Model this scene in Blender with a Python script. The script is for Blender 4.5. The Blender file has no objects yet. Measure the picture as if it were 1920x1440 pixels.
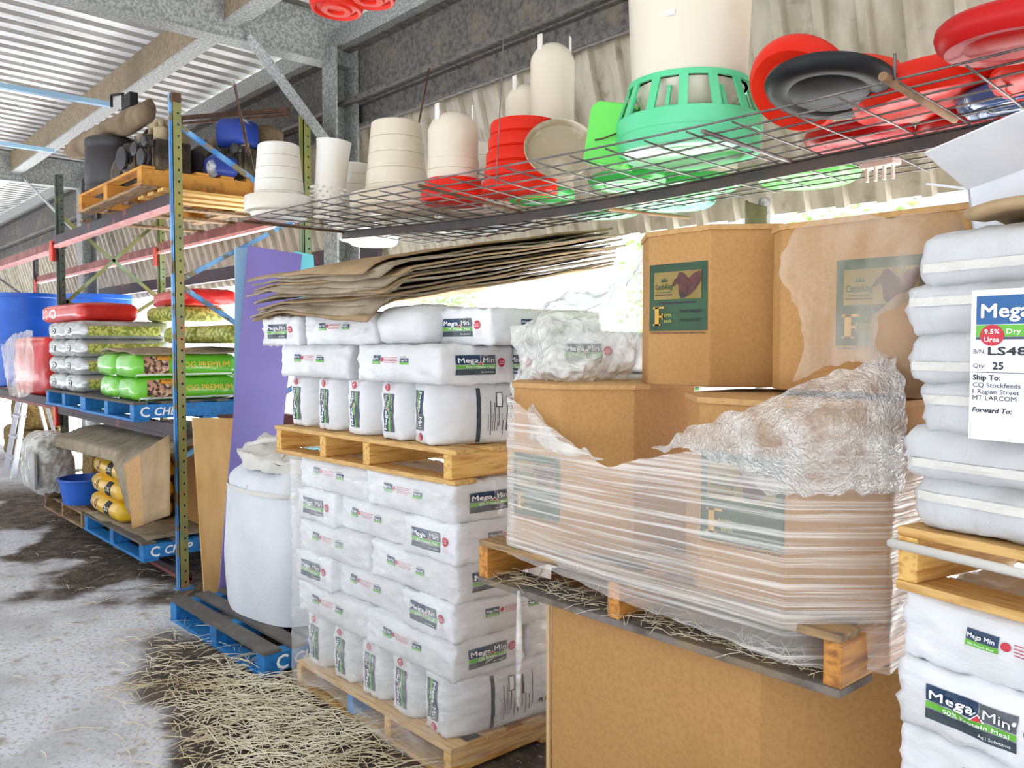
import bpy, bmesh, math, random
from mathutils import Vector, Matrix, noise as mnoise
from mathutils.bvhtree import BVHTree
PI=math.pi; R=math.radians
SC=bpy.context.scene; COL=SC.collection
# ---------------- camera ----------------
CF=1600.0; CH=1.65; YAW=R(48.75); PITCH=math.atan(70/CF)
_f0=Vector((-math.sin(YAW),math.cos(YAW),0)); _rt=Vector((math.cos(YAW),math.sin(YAW),0)); _z=Vector((0,0,1))
_fw=_f0*math.cos(PITCH)-_z*math.sin(PITCH); _up=_z*math.cos(PITCH)+_f0*math.sin(PITCH); CC=Vector((0,0,CH))
cd=bpy.data.cameras.new('camera'); cd.sensor_width=36; cd.lens=36*CF/1920; cd.clip_end=300
cam=bpy.data.objects.new('camera',cd); COL.objects.link(cam)
m=Matrix((_rt,_up,-_fw)).transposed().to_4x4(); m.translation=CC; cam.matrix_world=m; SC.camera=cam
# ---------------- light ----------------
w=bpy.data.worlds.new('sky'); SC.world=w; w.use_nodes=True
bg=w.node_tree.nodes['Background']; bg.inputs[0].default_value=(0.88,0.94,1.0,1); bg.inputs[1].default_value=.55
sd=bpy.data.lights.new('sun','SUN'); sd.energy=13; sd.angle=R(3); sd.color=(.97,.98,1)
so=bpy.data.objects.new('sun',sd); COL.objects.link(so); so.rotation_euler=(R(-20),R(-8),0); so.location=(0,-5,12)
SC.view_settings.view_transform='Standard'; SC.view_settings.look='None'; SC.view_settings.gamma=1
SC.view_settings.use_curve_mapping=False; SC.view_settings.exposure=1.42
SC.cycles.transparent_max_bounces=24; SC.cycles.max_bounces=10; SC.cycles.diffuse_bounces=6
# ---------------- helpers ----------------
def ray(u,v): return _rt*((u-960)/CF)-_up*((v-720)/CF)+_fw
def at(u,v,y): r=ray(u,v); return CC+r*(y/r.y)
def atx(u,v,x): r=ray(u,v); return CC+r*(x/r.x)
def atz(u,v,z): r=ray(u,v); return CC+r*((z-CH)/r.z)
def tag(o,label=None,cat=None,group=None,kind=None):
    if label: o['label']=label
    if cat: o['category']=cat
    if group: o['group']=group
    if kind: o['kind']=kind
    return o
def thing(name,label,cat,loc=(0,0,0),rz=0,group=None,rot=None):
    o=bpy.data.objects.new(name,None); o.empty_display_size=.1; COL.objects.link(o)
    o.location=loc; o.rotation_euler=rot or (0,0,rz)
    return tag(o,label,cat,group)
def pmat(o):
    return Matrix.LocRotScale(o.location,o.rotation_euler,o.scale)
class MB:
    def __init__(s): s.v=[]; s.f=[]; s.m=[]; s.mi=0
    def add(s,vs,fs,mi=None):
        b=len(s.v); s.v+=[Vector(p) for p in vs]
        for f in fs: s.f.append([b+i for i in f]); s.m.append(s.mi if mi is None else mi)
        return s
    def box(s,c,d,rot=None,mi=None):
        x,y,z=d[0]/2,d[1]/2,d[2]/2; c=Vector(c)
        vs=[Vector((a,b,e)) for a in(-x,x) for b in(-y,y) for e in(-z,z)]
        if rot is not None:
            q=rot if isinstance(rot,Matrix) else Matrix.Rotation(rot,3,'Z'); vs=[q@p for p in vs]
        return s.add([c+p for p in vs],[(0,1,3,2),(4,6,7,5),(0,4,5,1),(2,3,7,6),(0,2,6,4),(1,5,7,3)],mi)
    def bx(s,a,b,mi=None):
        a=Vector(a);b=Vector(b); return s.box((a+b)/2,[abs(b[i]-a[i]) for i in range(3)],None,mi)
    def bar(s,a,b,w,h,up=(0,0,1),mi=None):
        a=Vector(a);b=Vector(b);d=b-a;L=d.length;x=d/L;u=Vector(up)
        y=u.cross(x)
        if y.length<1e-4: y=Vector((1,0,0)).cross(x)
        y.normalize(); z=x.cross(y)
        return s.box((a+b)/2,(L,w,h),Matrix((x,y,z)).transposed(),mi)
    def tube(s,pts,r,n=8,cap=True,mi=None):
        pts=[Vector(p) for p in pts]; k=len(pts); rr=r if isinstance(r,(list,tuple)) else [r]*k
        vs=[];fs=[];pu=None
        for i,p in enumerate(pts):
            t=(pts[min(i+1,k-1)]-pts[max(i-1,0)]).normalized()
            u=pu if pu else (Vector((0,0,1)) if abs(t.z)<.9 else Vector((1,0,0)))
            u=(u-t*u.dot(t)).normalized(); w_=t.cross(u); pu=u
            for j in range(n):
                a=2*PI*j/n; vs.append(p+(u*math.cos(a)+w_*math.sin(a))*rr[i])
        for i in range(k-1):
            for j in range(n):
                fs.append((i*n+j,i*n+(j+1)%n,(i+1)*n+(j+1)%n,(i+1)*n+j))
        if cap: fs.append(list(range(n))[::-1]); fs.append([(k-1)*n+j for j in range(n)])
        return s.add(vs,fs,mi)
    def lathe(s,prof,n=40,c=(0,0,0),q=None,mi=None,mis=None):
        c=Vector(c);k=len(prof);vs=[];b=len(s.v)
        for r,z in prof:
            for j in range(n):
                a=2*PI*j/n; p=Vector((r*math.cos(a),r*math.sin(a),z)); vs.append(c+(q@p if q else p))
        s.v+=vs
        for i in range(k-1):
            for j in range(n):
                s.f.append([b+i*n+j,b+i*n+(j+1)%n,b+(i+1)*n+(j+1)%n,b+(i+1)*n+j]); s.m.append(mis[i] if mis else (s.mi if mi is None else mi))
        if prof[0][0]>1e-4: s.f.append([b+j for j in range(n)][::-1]); s.m.append(mis[0] if mis else (mi or s.mi))
        if prof[-1][0]>1e-4: s.f.append([b+(k-1)*n+j for j in range(n)]); s.m.append(mis[-1] if mis else (mi or s.mi))
        return s
    def prism(s,poly,z0,z1,mi=None,top=True):
        n=len(poly); vs=[Vector((p[0],p[1],z0)) for p in poly]+[Vector((p[0],p[1],z1)) for p in poly]
        fs=[(i,(i+1)%n,n+(i+1)%n,n+i) for i in range(n)]+[list(range(n))[::-1]]
        if top: fs.append([n+i for i in range(n)])
        return s.add(vs,fs,mi)
    def grid(s,fn,nu,nv,mi=None):
        vs=[fn(i/nu,j/nv) for j in range(nv+1) for i in range(nu+1)]
        return s.add(vs,[(j*(nu+1)+i,j*(nu+1)+i+1,(j+1)*(nu+1)+i+1,(j+1)*(nu+1)+i) for j in range(nv) for i in range(nu)],mi)
    def build(s,name,mats,parent=None,world=False,smooth=False,bevel=0,solid=0,sub=0,origin=True):
        vs=s.v; loc=None
        if parent is not None and world:
            q=pmat(parent).inverted(); vs=[q@p for p in vs]
        elif parent is None and origin:
            lo=[min(p[i] for p in vs) for i in range(3)]; hi=[max(p[i] for p in vs) for i in range(3)]
            loc=Vector(((lo[0]+hi[0])/2,(lo[1]+hi[1])/2,lo[2])); vs=[p-loc for p in vs]
        me=bpy.data.meshes.new(name); me.from_pydata([tuple(p) for p in vs],[],s.f)
        if not isinstance(mats,(list,tuple)): mats=[mats]
        for mm in mats: me.materials.append(mm)
        if len(mats)>1: me.polygons.foreach_set('material_index',s.m)
        bm=bmesh.new(); bm.from_mesh(me); bmesh.ops.recalc_face_normals(bm,faces=bm.faces); bm.to_mesh(me); bm.free()
        if smooth:
            me.polygons.foreach_set('use_smooth',[True]*len(me.polygons))
            if smooth is not True: me.set_sharp_from_angle(angle=R(smooth))
        o=bpy.data.objects.new(name,me); COL.objects.link(o)
        if loc is not None: o.location=loc
        if parent is not None: o.parent=parent
        if solid: md=o.modifiers.new('s','SOLIDIFY'); md.thickness=solid; md.offset=0
        if bevel: md=o.modifiers.new('b','BEVEL'); md.width=bevel; md.segments=2; md.limit_method='ANGLE'
        if sub: md=o.modifiers.new('u','SUBSURF'); md.levels=sub; md.render_levels=sub
        return o
def struct(mb,name,mat,label=None,**k):
    o=mb.build(name,mat,**k); o['kind']='structure'; return tag(o,label)
def copy_tree(o,parent=None):
    c=o.copy(); COL.objects.link(c)
    if parent is not None: c.parent=parent
    for ch in list(o.children): copy_tree(ch,c)
    return c
def nz(p,s=1,seed=0): return mnoise.noise(Vector(p)*s+Vector((seed*7.3,seed*3.1,seed*1.7)))
# ---------------- materials ----------------
def srgb(h):
    if isinstance(h,str): c=[int(h[i:i+2],16)/255 for i in (0,2,4)]
    else: c=list(h)
    return tuple((x/12.92 if x<=.04045 else ((x+.055)/1.055)**2.4) for x in c)+(1,)
def mat(name,col,rough=.6,metal=0,col2=None,scale=6,stretch=(1,1,1),detail=4,lo=.4,hi=.65,bump=0,bscale=40,bstretch=(1,1,1),
        col3=None,s3=1.5,lo3=.5,hi3=.7,spec=.5,coat=0,trans=0,alpha=1,coord='Object',sub=0):
    M_=bpy.data.materials.new(name); M_.use_nodes=True; nt=M_.node_tree; N=nt.nodes; L=nt.links
    p=N['Principled BSDF']; p.inputs['Base Color'].default_value=srgb(col); p.inputs['Roughness'].default_value=rough
    p.inputs['Metallic'].default_value=metal; p.inputs['Specular IOR Level'].default_value=spec
    if coat: p.inputs['Coat Weight'].default_value=coat
    if alpha<1: p.inputs['Alpha'].default_value=alpha
    if trans: p.inputs['Transmission Weight'].default_value=trans
    if sub: p.inputs['Subsurface Weight'].default_value=sub; p.inputs['Subsurface Radius'].default_value=(.02,.02,.02)
    tc=N.new('ShaderNodeTexCoord')
    def nzn(sc,st,dt=4):
        mp=N.new('ShaderNodeMapping'); mp.inputs['Scale'].default_value=st; L.new(tc.outputs[coord],mp.inputs[0])
        n=N.new('ShaderNodeTexNoise'); n.inputs['Scale'].default_value=sc; n.inputs['Detail'].default_value=dt; L.new(mp.outputs[0],n.inputs['Vector']); return n
    cur=None
    def ramp(n,a,b):
        r=N.new('ShaderNodeMapRange'); r.inputs[1].default_value=a; r.inputs[2].default_value=b; L.new(n.outputs[0],r.inputs[0]); return r.outputs[0]
    def mix(fac,c1,c2):
        x=N.new('ShaderNodeMix'); x.data_type='RGBA'; L.new(fac,x.inputs[0])
        if isinstance(c1,tuple): x.inputs[6].default_value=c1
        else: L.new(c1,x.inputs[6])
        x.inputs[7].default_value=c2; return x.outputs[2]
    if col2 is not None: cur=mix(ramp(nzn(scale,stretch,detail),lo,hi),srgb(col),srgb(col2))
    if col3 is not None: cur=mix(ramp(nzn(s3,(1,1,1),6),lo3,hi3),cur if cur else srgb(col),srgb(col3))
    if cur: L.new(cur,p.inputs['Base Color'])
    if bump:
        b=N.new('ShaderNodeBump'); b.inputs['Strength'].default_value=min(1,bump); b.inputs['Distance'].default_value=.01*max(1,bump)
        L.new(nzn(bscale,bstretch,5).outputs[0],b.inputs['Height']); L.new(b.outputs[0],p.inputs['Normal'])
    return M_
def film_mat(name,col,a0,a1,scale=6,stretch=(1,1,1),rough=.2,bump=.6,bscale=25,crinkle=True,lo=.35,hi=.7,bstretch=(1,1,1)):
    M_=bpy.data.materials.new(name); M_.use_nodes=True; nt=M_.node_tree; N=nt.nodes; L=nt.links
    p=N['Principled BSDF']; p.inputs['Base Color'].default_value=srgb(col); p.inputs['Roughness'].default_value=rough; p.inputs['Specular IOR Level'].default_value=.9
    tc=N.new('ShaderNodeTexCoord'); mp=N.new('ShaderNodeMapping'); mp.inputs['Scale'].default_value=stretch; L.new(tc.outputs['Object'],mp.inputs[0])
    n=N.new('ShaderNodeTexNoise'); n.inputs['Scale'].default_value=scale; n.inputs['Detail'].default_value=6; n.inputs['Distortion'].default_value=.5 if stretch[2]>10 else 0; L.new(mp.outputs[0],n.inputs['Vector'])
    r=N.new('ShaderNodeMapRange'); r.inputs[1].default_value=lo; r.inputs[2].default_value=hi; r.inputs[3].default_value=a0; r.inputs[4].default_value=a1; L.new(n.outputs[0],r.inputs[0])
    lw=N.new('ShaderNodeLayerWeight'); lw.inputs[0].default_value=.35
    mx=N.new('ShaderNodeMath'); mx.operation='MULTIPLY_ADD'; mx.inputs[1].default_value=.35; L.new(lw.outputs['Facing'],mx.inputs[0]); L.new(r.outputs[0],mx.inputs[2]); mx.use_clamp=True
    mp2=N.new('ShaderNodeMapping'); mp2.inputs['Scale'].default_value=bstretch; L.new(tc.outputs['Object'],mp2.inputs[0])
    if crinkle:
        vn=N.new('ShaderNodeTexVoronoi'); vn.inputs['Scale'].default_value=bscale; vn.inputs['Randomness'].default_value=1
        wn=N.new('ShaderNodeTexNoise'); wn.inputs['Scale'].default_value=bscale*.6; L.new(mp2.outputs[0],wn.inputs['Vector'])
        ad=N.new('ShaderNodeVectorMath'); ad.operation='MULTIPLY_ADD'; ad.inputs[1].default_value=(.12,.12,.12); L.new(wn.outputs['Color'],ad.inputs[0]); L.new(mp2.outputs[0],ad.inputs[2])
        L.new(ad.outputs[0],vn.inputs['Vector']); h=vn.outputs['Distance']
    else:
        vn=N.new('ShaderNodeTexNoise'); vn.inputs['Scale'].default_value=bscale; vn.inputs['Detail'].default_value=5; L.new(mp2.outputs[0],vn.inputs['Vector']); h=vn.outputs[0]
    b=N.new('ShaderNodeBump'); b.inputs['Strength'].default_value=bump; b.inputs['Distance'].default_value=.02; L.new(h,b.inputs['Height']); L.new(b.outputs[0],p.inputs['Normal'])
    t=N.new('ShaderNodeBsdfTransparent'); ms=N.new('ShaderNodeMixShader'); L.new(mx.outputs[0],ms.inputs[0]); L.new(t.outputs[0],ms.inputs[1]); L.new(p.outputs[0],ms.inputs[2])
    L.new(ms.outputs[0],N['Material Output'].inputs[0]); return M_
M={}
M['white_bag']=mat('white_plastic_bag','e2e3e6',.36,col2='d0d0d0',scale=3,bump=.8,bscale=9,bstretch=(1,1.6,2.4),spec=.45)
M['woven']=mat('white_woven_bag','c6c7c8',.6,col2='b6b5b2',scale=4,bump=.7,bscale=10,bstretch=(2.5,1,1.5))
M['navy']=mat('navy_print','1c3a58',.4); M['grey_print']=mat('grey_print','565b62',.4); M['green_print']=mat('green_print','63b233',.4)
M['dgrey_print']=mat('dark_grey_print','3a464e',.4); M['white_print']=mat('white_print','f7f7f5',.4); M['red_print']=mat('red_print','c01f38',.4)
M['black_print']=mat('black_print','1d1f22',.5); M['soft_print']=mat('soft_red_print','c98a88',.5); M['blue_print']=mat('blue_print','1f5b92',.4)
M['pine']=mat('pine_timber','d3aa68',.65,col2='b58443',scale=9,stretch=(1,8,10),lo=.45,hi=.7,bump=.2,bscale=30,bstretch=(1,10,10))
M['pine_y']=mat('pine_timber_bearer','e0b565',.65,col2='b5752b',scale=8,stretch=(6,.8,9),lo=.45,hi=.72,bump=.2,bscale=30,bstretch=(8,1,8))
M['old_wood']=mat('weathered_timber','a8875c',.8,col2='6b5a49',scale=6,stretch=(1,6,8),bump=.4,bscale=25,bstretch=(1,8,8))
M['orange_wood']=mat('orange_timber','c98c35',.7,col2='8f5a22',scale=4,stretch=(1,3,3),lo=.5,hi=.75,bump=.25,bscale=30)
M['orange_y']=mat('varnished_bearer','c98a3a',.65,col2='8d5a26',scale=7,stretch=(6,.8,8),bump=.25,bscale=30)
M['dust']=mat('dusty_board','77706a',.95,col2='5a534c',scale=14,bump=.6,bscale=60,col3='8f7a5c',s3=5)
M['chep']=mat('blue_painted_timber','1f7fc4',.6,col2='1769a8',scale=6,stretch=(1,4,4),col3='2b4a5c',s3=3,lo3=.58,hi3=.75,bump=.3,bscale=30)
M['chep_top']=mat('worn_pallet_deck','5a5550',.9,col2='35597a',scale=5,stretch=(1,5,5),lo=.6,hi=.78,col3='736c62',s3=4,bump=.4,bscale=40)
M['carton']=mat('brown_cardboard','b48850',.8,col2='ac7f4a',scale=90,detail=3,col3='9c6f38',s3=1.2,lo3=.55,hi3=.8,bump=.08,bscale=120)
M['carton_l']=mat('light_cardboard','c09660',.8,col2='b38a56',scale=50,detail=3,bump=.08,bscale=120)
M['sheet']=mat('grey_brown_cardboard_sheet','9c8d76',.85,col2='84755f',scale=5,col3='a99b85',s3=9,bump=.15,bscale=80)
M['sheet_b']=mat('tan_cardboard_sheet','a98f6c',.85,col2='927954',scale=4,bump=.15,bscale=80)
M['edge']=mat('torn_cardboard_edge','c9a878',.9)
M['purple']=mat('purple_painted_board','746aa8',.45,col2='6a609c',scale=1.8,col3='7f6c94',s3=1.1,lo3=.5,hi3=.8)
M['ltblue']=mat('pale_blue_board','9fc6de',.5); M['turq']=mat('turquoise_board','62b6c0',.5)
M['ply']=mat('plywood_board','dfb273',.7,col2='cf9d5c',scale=3,stretch=(3,3,1),bump=.1,col3='c9a36a',s3=2)
M['galv']=mat('galvanised_steel','b4b6b2',.5,.35,col2='8b8e8c',scale=55,detail=2,lo=.4,hi=.6,bump=.08)
M['galv_dirty']=mat('dusty_galvanised_steel','6d6a66',.75,.15,col2='4e4a47',scale=30,detail=4,col3='8a7a60',s3=3,lo3=.55,hi3=.8)
M['galv_brown']=mat('rust_stained_steel','8f8068',.75,.1,col2='77674f',scale=40,col3='6a5c48',s3=1)
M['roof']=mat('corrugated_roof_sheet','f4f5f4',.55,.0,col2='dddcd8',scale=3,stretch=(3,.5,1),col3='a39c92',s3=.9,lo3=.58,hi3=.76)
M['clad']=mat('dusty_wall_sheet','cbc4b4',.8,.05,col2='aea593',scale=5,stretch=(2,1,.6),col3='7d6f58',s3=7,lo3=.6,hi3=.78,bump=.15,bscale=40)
M['blue_paint']=mat('chipped_blue_steel','7fb2dc',.5,.1,col2='3f80c0',scale=2.2,stretch=(2,2,.5),lo=.42,hi=.58,col3='7d7458',s3=11,lo3=.52,hi3=.58)
M['olive']=mat('olive_steel','8a8748',.6,.1,col2='6b7a4a',scale=4,col3='8fb59a',s3=1.4,lo3=.55,hi3=.7)
M['dk_green']=mat('dark_green_steel','3d4a3c',.55,.2,col2='55605a',scale=3,col3='6b6a48',s3=5,lo3=.6,hi3=.7)
M['hole']=mat('dark_slot','14161a',.9)
M['beam_dk']=mat('charcoal_rack_beam','3c3b40',.6,.1,col2='4a2f33',scale=3,col3='7a4a50',s3=6,lo3=.62,hi3=.68)
M['pink']=mat('pale_pink_paint','e2a9a4',.55,col2='d98f88',scale=5); M['redbeam']=mat('maroon_rack_beam','7a3c39',.6,col2='94564c',scale=3,col3='a0685a',s3=8)
M['redclip']=mat('orange_red_clip','dd4f3c',.5)
M['wire']=mat('grey_steel_wire','5d5b5a',.45,.6,col2='857f78',scale=12); M['rust']=mat('rusty_rod','6b4a33',.8,.2,col2='4a3628',scale=14)
M['angle']=mat('dark_steel_angle','4a4746',.5,.4,col2='5e5048',scale=8,stretch=(1,3,3))
M['feeder']=mat('off_white_plastic','dedcd4',.32,col2='d2cab9',scale=4,spec=.5,coat=.1,sub=.1); M['feeder_y']=mat('cream_plastic','d9d0bc',.35,col2='c4b292',scale=2.5,lo=.5,hi=.8,coat=.15,sub=.1)
M['red_pl']=mat('bright_red_plastic','e0301a',.38,spec=.2,col2='cf2410',scale=3); M['dkred']=mat('deep_red_plastic','b01515',.38,spec=.2)
M['orange_pl']=mat('faded_orange_plastic','d8482a',.5,spec=.2,col2='c23f22',scale=3)
M['black_pl']=mat('black_plastic','141518',.45,col2='222325',scale=5,spec=.2); M['green_pl']=mat('mint_green_plastic','4fc487',.28,coat=.15,col2='62cf9a',scale=3)
M['lime']=mat('lime_green_plastic','5fd04a',.3,coat=.15); M['green2']=mat('leaf_green_plastic','38b24a',.28,coat=.15); M['taupe']=mat('taupe_dusty_plastic','a8967c',.3,coat=.3,col2='c6b8a2',scale=6,lo=.55,hi=.65)
M['bluepan']=mat('navy_blue_plastic','3b5b8e',.2,coat=.4); M['bluedrum']=mat('blue_drum_plastic','1556b8',.38,col2='1a63cc',scale=3)
M['stick']=mat('wooden_dowel','9a7a56',.8,col2='7a5c3e',scale=8)
M['wcard']=mat('white_lined_cardboard','d9dadd',.6,col2='cfd0d4',scale=9,bump=.1,bscale=50)
M['paper']=mat('white_paper','eeeef4',.5); M['blackm']=mat('black_material','1c1a1a',.7)
M['bulk']=mat('white_woven_bulk_bag','e0e3e8',.75,col2='d4d8de',scale=3,bump=.25,bscale=60)
M['strap']=mat('grey_white_strap','d6d3cc',.8)
M['yellow']=mat('yellow_feed_bag','efc21f',.3,coat=.3,col2='e0ab14',scale=5,bump=.3,bscale=14)
M['greenbag']=mat('green_feed_bag','6fc42c',.28,coat=.4,col2='5bb021',scale=4,bump=.3,bscale=10); M['redbag']=mat('red_feed_bag','e02a26',.28,coat=.3,col2='c4201e',scale=4,bump=.4,bscale=10)
M['silver']=mat('silver_foil_bag','c9cac8',.22,.55,col2='aeb0ae',scale=5,bump=.6,bscale=12)
M['seed']=mat('yellow_green_seed_print','c6c465',.5,col2='7f8a35',scale=38,detail=2,lo=.45,hi=.55,bump=.2,bscale=38)
M['kibble']=mat('kibble_print','b98a6a',.5,col2='4a2f24',scale=34,detail=1,lo=.48,hi=.54,col3='d9b592',s3=26,lo3=.55,hi3=.6)
M['engine']=mat('greasy_engine_metal','5c5140',.6,.3,col2='2f2a24',scale=9,col3='8d8064',s3=6,bump=.6,bscale=30)
M['tan_metal']=mat('muddy_tan_metal','b3a27e',.7,.1,col2='8d7c5c',scale=5,col3='5c4c36',s3=4); M['eng_blue']=mat('blue_engine_cover','2443a0',.5,col2='1c3170',scale=5,col3='cfd2d0',s3=5,lo3=.58,hi3=.63)
M['canvas']=mat('grey_brown_canvas','8d7a60',.9,col2='6b5840',scale=5,bump=.4,bscale=20); M['blkdrum']=mat('black_drum','1f1d20',.35,col2='3a3636',scale=4,stretch=(1,1,.4))
M['grnbox']=mat('green_metal_box','3f8a62',.5,col2='2f6a4c',scale=6)
M['alu']=mat('aluminium','c8cbd2',.4,.6); M['hay']=mat('hay','9a7f4a',.95,col2='5c4828',scale=25,stretch=(1,1,4),bump=1,bscale=40)
M['yolive']=mat('worn_olive_flange','8f8748',.6,col2='6f7a52',scale=4,col3='a8703c',s3=8,lo3=.6,hi3=.68)
M['straw']=mat('dry_straw','e2d9bf',.7,col2='c4b48e',scale=3); M['concrete']=mat('pale_concrete','e6e6e4',.9,col2='d6d4d0',scale=4)
M['roof_rib_shade']=mat('shade_toned_roof_rib','b8b5af',.8,col2='8f8a82',scale=6,stretch=(1,.3,1))  # darker colour for the steep roof rib sides, painting in their shade
M['clad_rib_shade']=mat('shade_toned_rib_side','8d8674',.85,col2='5e574a',scale=5)  # shaded side of each wall sheet rib, put into the colour
M['film']=film_mat('clear_stretch_film','f1ece4',.16,.6,scale=4,stretch=(.4,.4,30),rough=.22,bump=.3,bscale=9,crinkle=False,bstretch=(1,1,10),lo=.45,hi=.68)
M['film_thin']=film_mat('thin_clear_film','f2f3f3',.02,.24,scale=4,stretch=(1,1,5),rough=.25,bump=.25,bscale=7,crinkle=False,bstretch=(1,1,6),lo=.45,hi=.7)
M['film_x']=film_mat('crumpled_clear_film','f0f0ea',.22,.7,scale=9,rough=.12,bump=.8,bscale=20,lo=.4,hi=.65)
M['film_soft']=film_mat('loose_dusty_film','d9cdbd',.12,.45,scale=4,stretch=(2,2,.5),rough=.25,bump=.5,bscale=8,lo=.4,hi=.7,crinkle=False,bstretch=(3,3,.6))
M['shinyfilm']=film_mat('bubble_film','fafaf6',.22,.62,scale=12,rough=.12,bump=.8,bscale=55,lo=.38,hi=.62)
# ---------------- text ----------------
_tc={}
def text_mb(s,h,bold=0,wd=None,shear=0):
    k=(s,shear)
    if k not in _tc:
        cu=bpy.data.curves.new('t','FONT'); cu.body=s; cu.size=1; cu.shear=shear; cu.resolution_u=2
        o=bpy.data.objects.new('t',cu); COL.objects.link(o); dg=bpy.context.evaluated_depsgraph_get(); me=bpy.data.meshes.new_from_object(o.evaluated_get(dg))
        vs=[(v.co.x,v.co.y) for v in me.vertices]; fs=[list(p.vertices) for p in me.polygons]
        bpy.data.objects.remove(o); bpy.data.curves.remove(cu); bpy.data.meshes.remove(me)
        x0=min(v[0] for v in vs); vs=[(a-x0,b) for a,b in vs]; _tc[k]=(vs,fs,max(v[0] for v in vs))
    vs,fs,W=_tc[k]; sc=h/.72; sx=(wd/W) if wd else sc
    if bold:
        n=len(vs); d=.022 if bold>.012 else .012; v2=[];f2=[]
        for i,(ox,oy) in enumerate(((-d,0),(d,0),(0,d),(0,-d))): v2+=[((a+ox)*sx,(b+oy)*sc) for a,b in vs]; f2+=[[k+i*n for k in f] for f in fs]
        return v2,f2,W*sx
    return [(a*sx,b*sc) for a,b in vs],fs,W*sx
class Lab:
    """flat label: list of (verts2d, faces, layer, material slot)"""
    def __init__(s,mats): s.mats=mats; s.items=[]
    def rect(s,x,y,w,h,mi,lay=1,nx=None,ny=None):
        nx=nx or max(1,int(w/.012)); ny=ny or max(1,int(h/.012))
        vs=[(x+w*i/nx,y+h*j/ny) for j in range(ny+1) for i in range(nx+1)]
        s.items.append((vs,[(j*(nx+1)+i,j*(nx+1)+i+1,(j+1)*(nx+1)+i+1,(j+1)*(nx+1)+i) for j in range(ny) for i in range(nx)],lay,mi)); return s
    def poly(s,pts,mi,lay=2): s.items.append((pts,[list(range(len(pts)))],lay,mi)); return s
    def disc(s,x,y,r,mi,lay=2,n=24,ry=None): return s.poly([(x+r*math.cos(2*PI*i/n),y+(ry or r)*math.sin(2*PI*i/n)) for i in range(n)],mi,lay)
    def text(s,t,x,y,h,mi,lay=3,bold=0,wd=None,shear=0):
        vs,fs,W=text_mb(t,h,0,wd,shear); d=h*(.035 if bold>.012 else .018 if bold else 0)
        for i,(ox,oy) in enumerate(((-d,0),(d,0),(0,d),(0,-d)) if bold else ((0,0),)): s.items.append(([(x+a+ox,y+b+oy) for a,b in vs],fs,lay+.07*i,mi))
        return s
    def mesh(s,name,parent,fn,step=.0015,mats=None):
        """fn(u,v,offset)->Vector"""
        mb=MB()
        for vs,fs,lay,mi in s.items: mb.add([fn(a,b,lay*step) for a,b in vs],fs,mi)
        me_mats=mats or s.mats
        return mb.build(name,me_mats,parent)
def flat_fn(o,ux,uy):
    o=Vector(o);ux=Vector(ux).normalized();uy=Vector(uy).normalized();n=ux.cross(uy)
    return lambda a,b,off: o+ux*a+uy*b+n*off
def proj_fn(mb,o,ux,uy):
    """project onto bag mesh mb along the inward normal"""
    t=BVHTree.FromPolygons([tuple(p) for p in mb.v],mb.f); o=Vector(o);ux=Vector(ux).normalized();uy=Vector(uy).normalized();n=ux.cross(uy)
    def fn(a,b,off):
        p=o+ux*a+uy*b; h=t.ray_cast(p+n*.4,-n)
        return (h[0] if h[0] is not None else p)+n*(off+.0012)
    return fn
LM=[M['navy'],M['grey_print'],M['green_print'],M['dgrey_print'],M['white_print'],M['red_print'],M['soft_print'],M['black_print'],M['blue_print']]
def mega_label(w,full=True):
    """Mega|Min 50% Protein Meal panel, lower-left at 0,0; width w"""
    l=Lab(LM); h=w*.42
    y1=h*.30;y2=h*.52
    l.rect(0,0,w,y1,3,1).rect(0,y1+.012*w,w,y2-y1-.02*w,2,1).rect(0,y2+.006*w,w*.6,h-y2-.006*w,0,1).rect(w*.61,y2+.006*w,w*.39,h-y2-.006*w,1,1)
    l.text('Mega',w*.05,h*.62,h*.25,4,3,.02,w*.5).text('Min',w*.66,h*.62,h*.27,4,3,0,w*.29)
    l.text('50% Protein Meal',w*.22,h*.355,h*.12,4,3,.01,w*.72)
    l.poly([(w*.53,y2-.008*w),(w*.68,y2-.008*w),(w*.605,y2+.075*w)],4,2).poly([(w*.55,y2-.004*w),(w*.66,y2-.004*w),(w*.605,y2+.06*w)],5,2.6)
    l.text('Ag | Solutions',w*.62,h*.1,h*.09,4,3,0,w*.33)
    if full:
        r=w*.1; l.disc(w*1.16,h*.62,r,5,1.5); l.text('TRY FEED',w*1.16-r*.7,h*.64,r*.22,4,3,.01,r*1.4); l.text('SUPPLEMENT',w*1.16-r*.75,h*.53,r*.22,4,3,.01,r*1.5)
        for k in range(4): l.rect(w*1.08,h*(.28-.07*k),w*.2,h*.012,6,1,3,1)
    return l
def side_label(w):
    l=Lab(LM); h=w*.13; a=w*.24
    l.rect(0,h*.35,a,h*.65,0,1).rect(0,0,a,h*.33,2,1).text('Mega Min',a*.06,h*.52,h*.28,4,3,.01,a*.86).text('50% Protein Meal',a*.1,h*.1,h*.14,4,3,0,a*.8)
    l.disc(a*1.2,h*.55,h*.26,5,1)
    for k in range(4): l.rect(a*1.42,h*(.78-.2*k),w*(.36-.05*(k%2)),h*.05,5,1,4,1)
    b=w*.78; l.rect(b,h*.28,w*.2,h*.45,0,1).rect(b,h*.02,w*.2,h*.24,2,1).text('Mega Min',b+w*.012,h*.4,h*.2,4,3,.01,w*.175)
    l.rect(b,h*.86,w*.14,h*.05,7,1)
    return l
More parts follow.
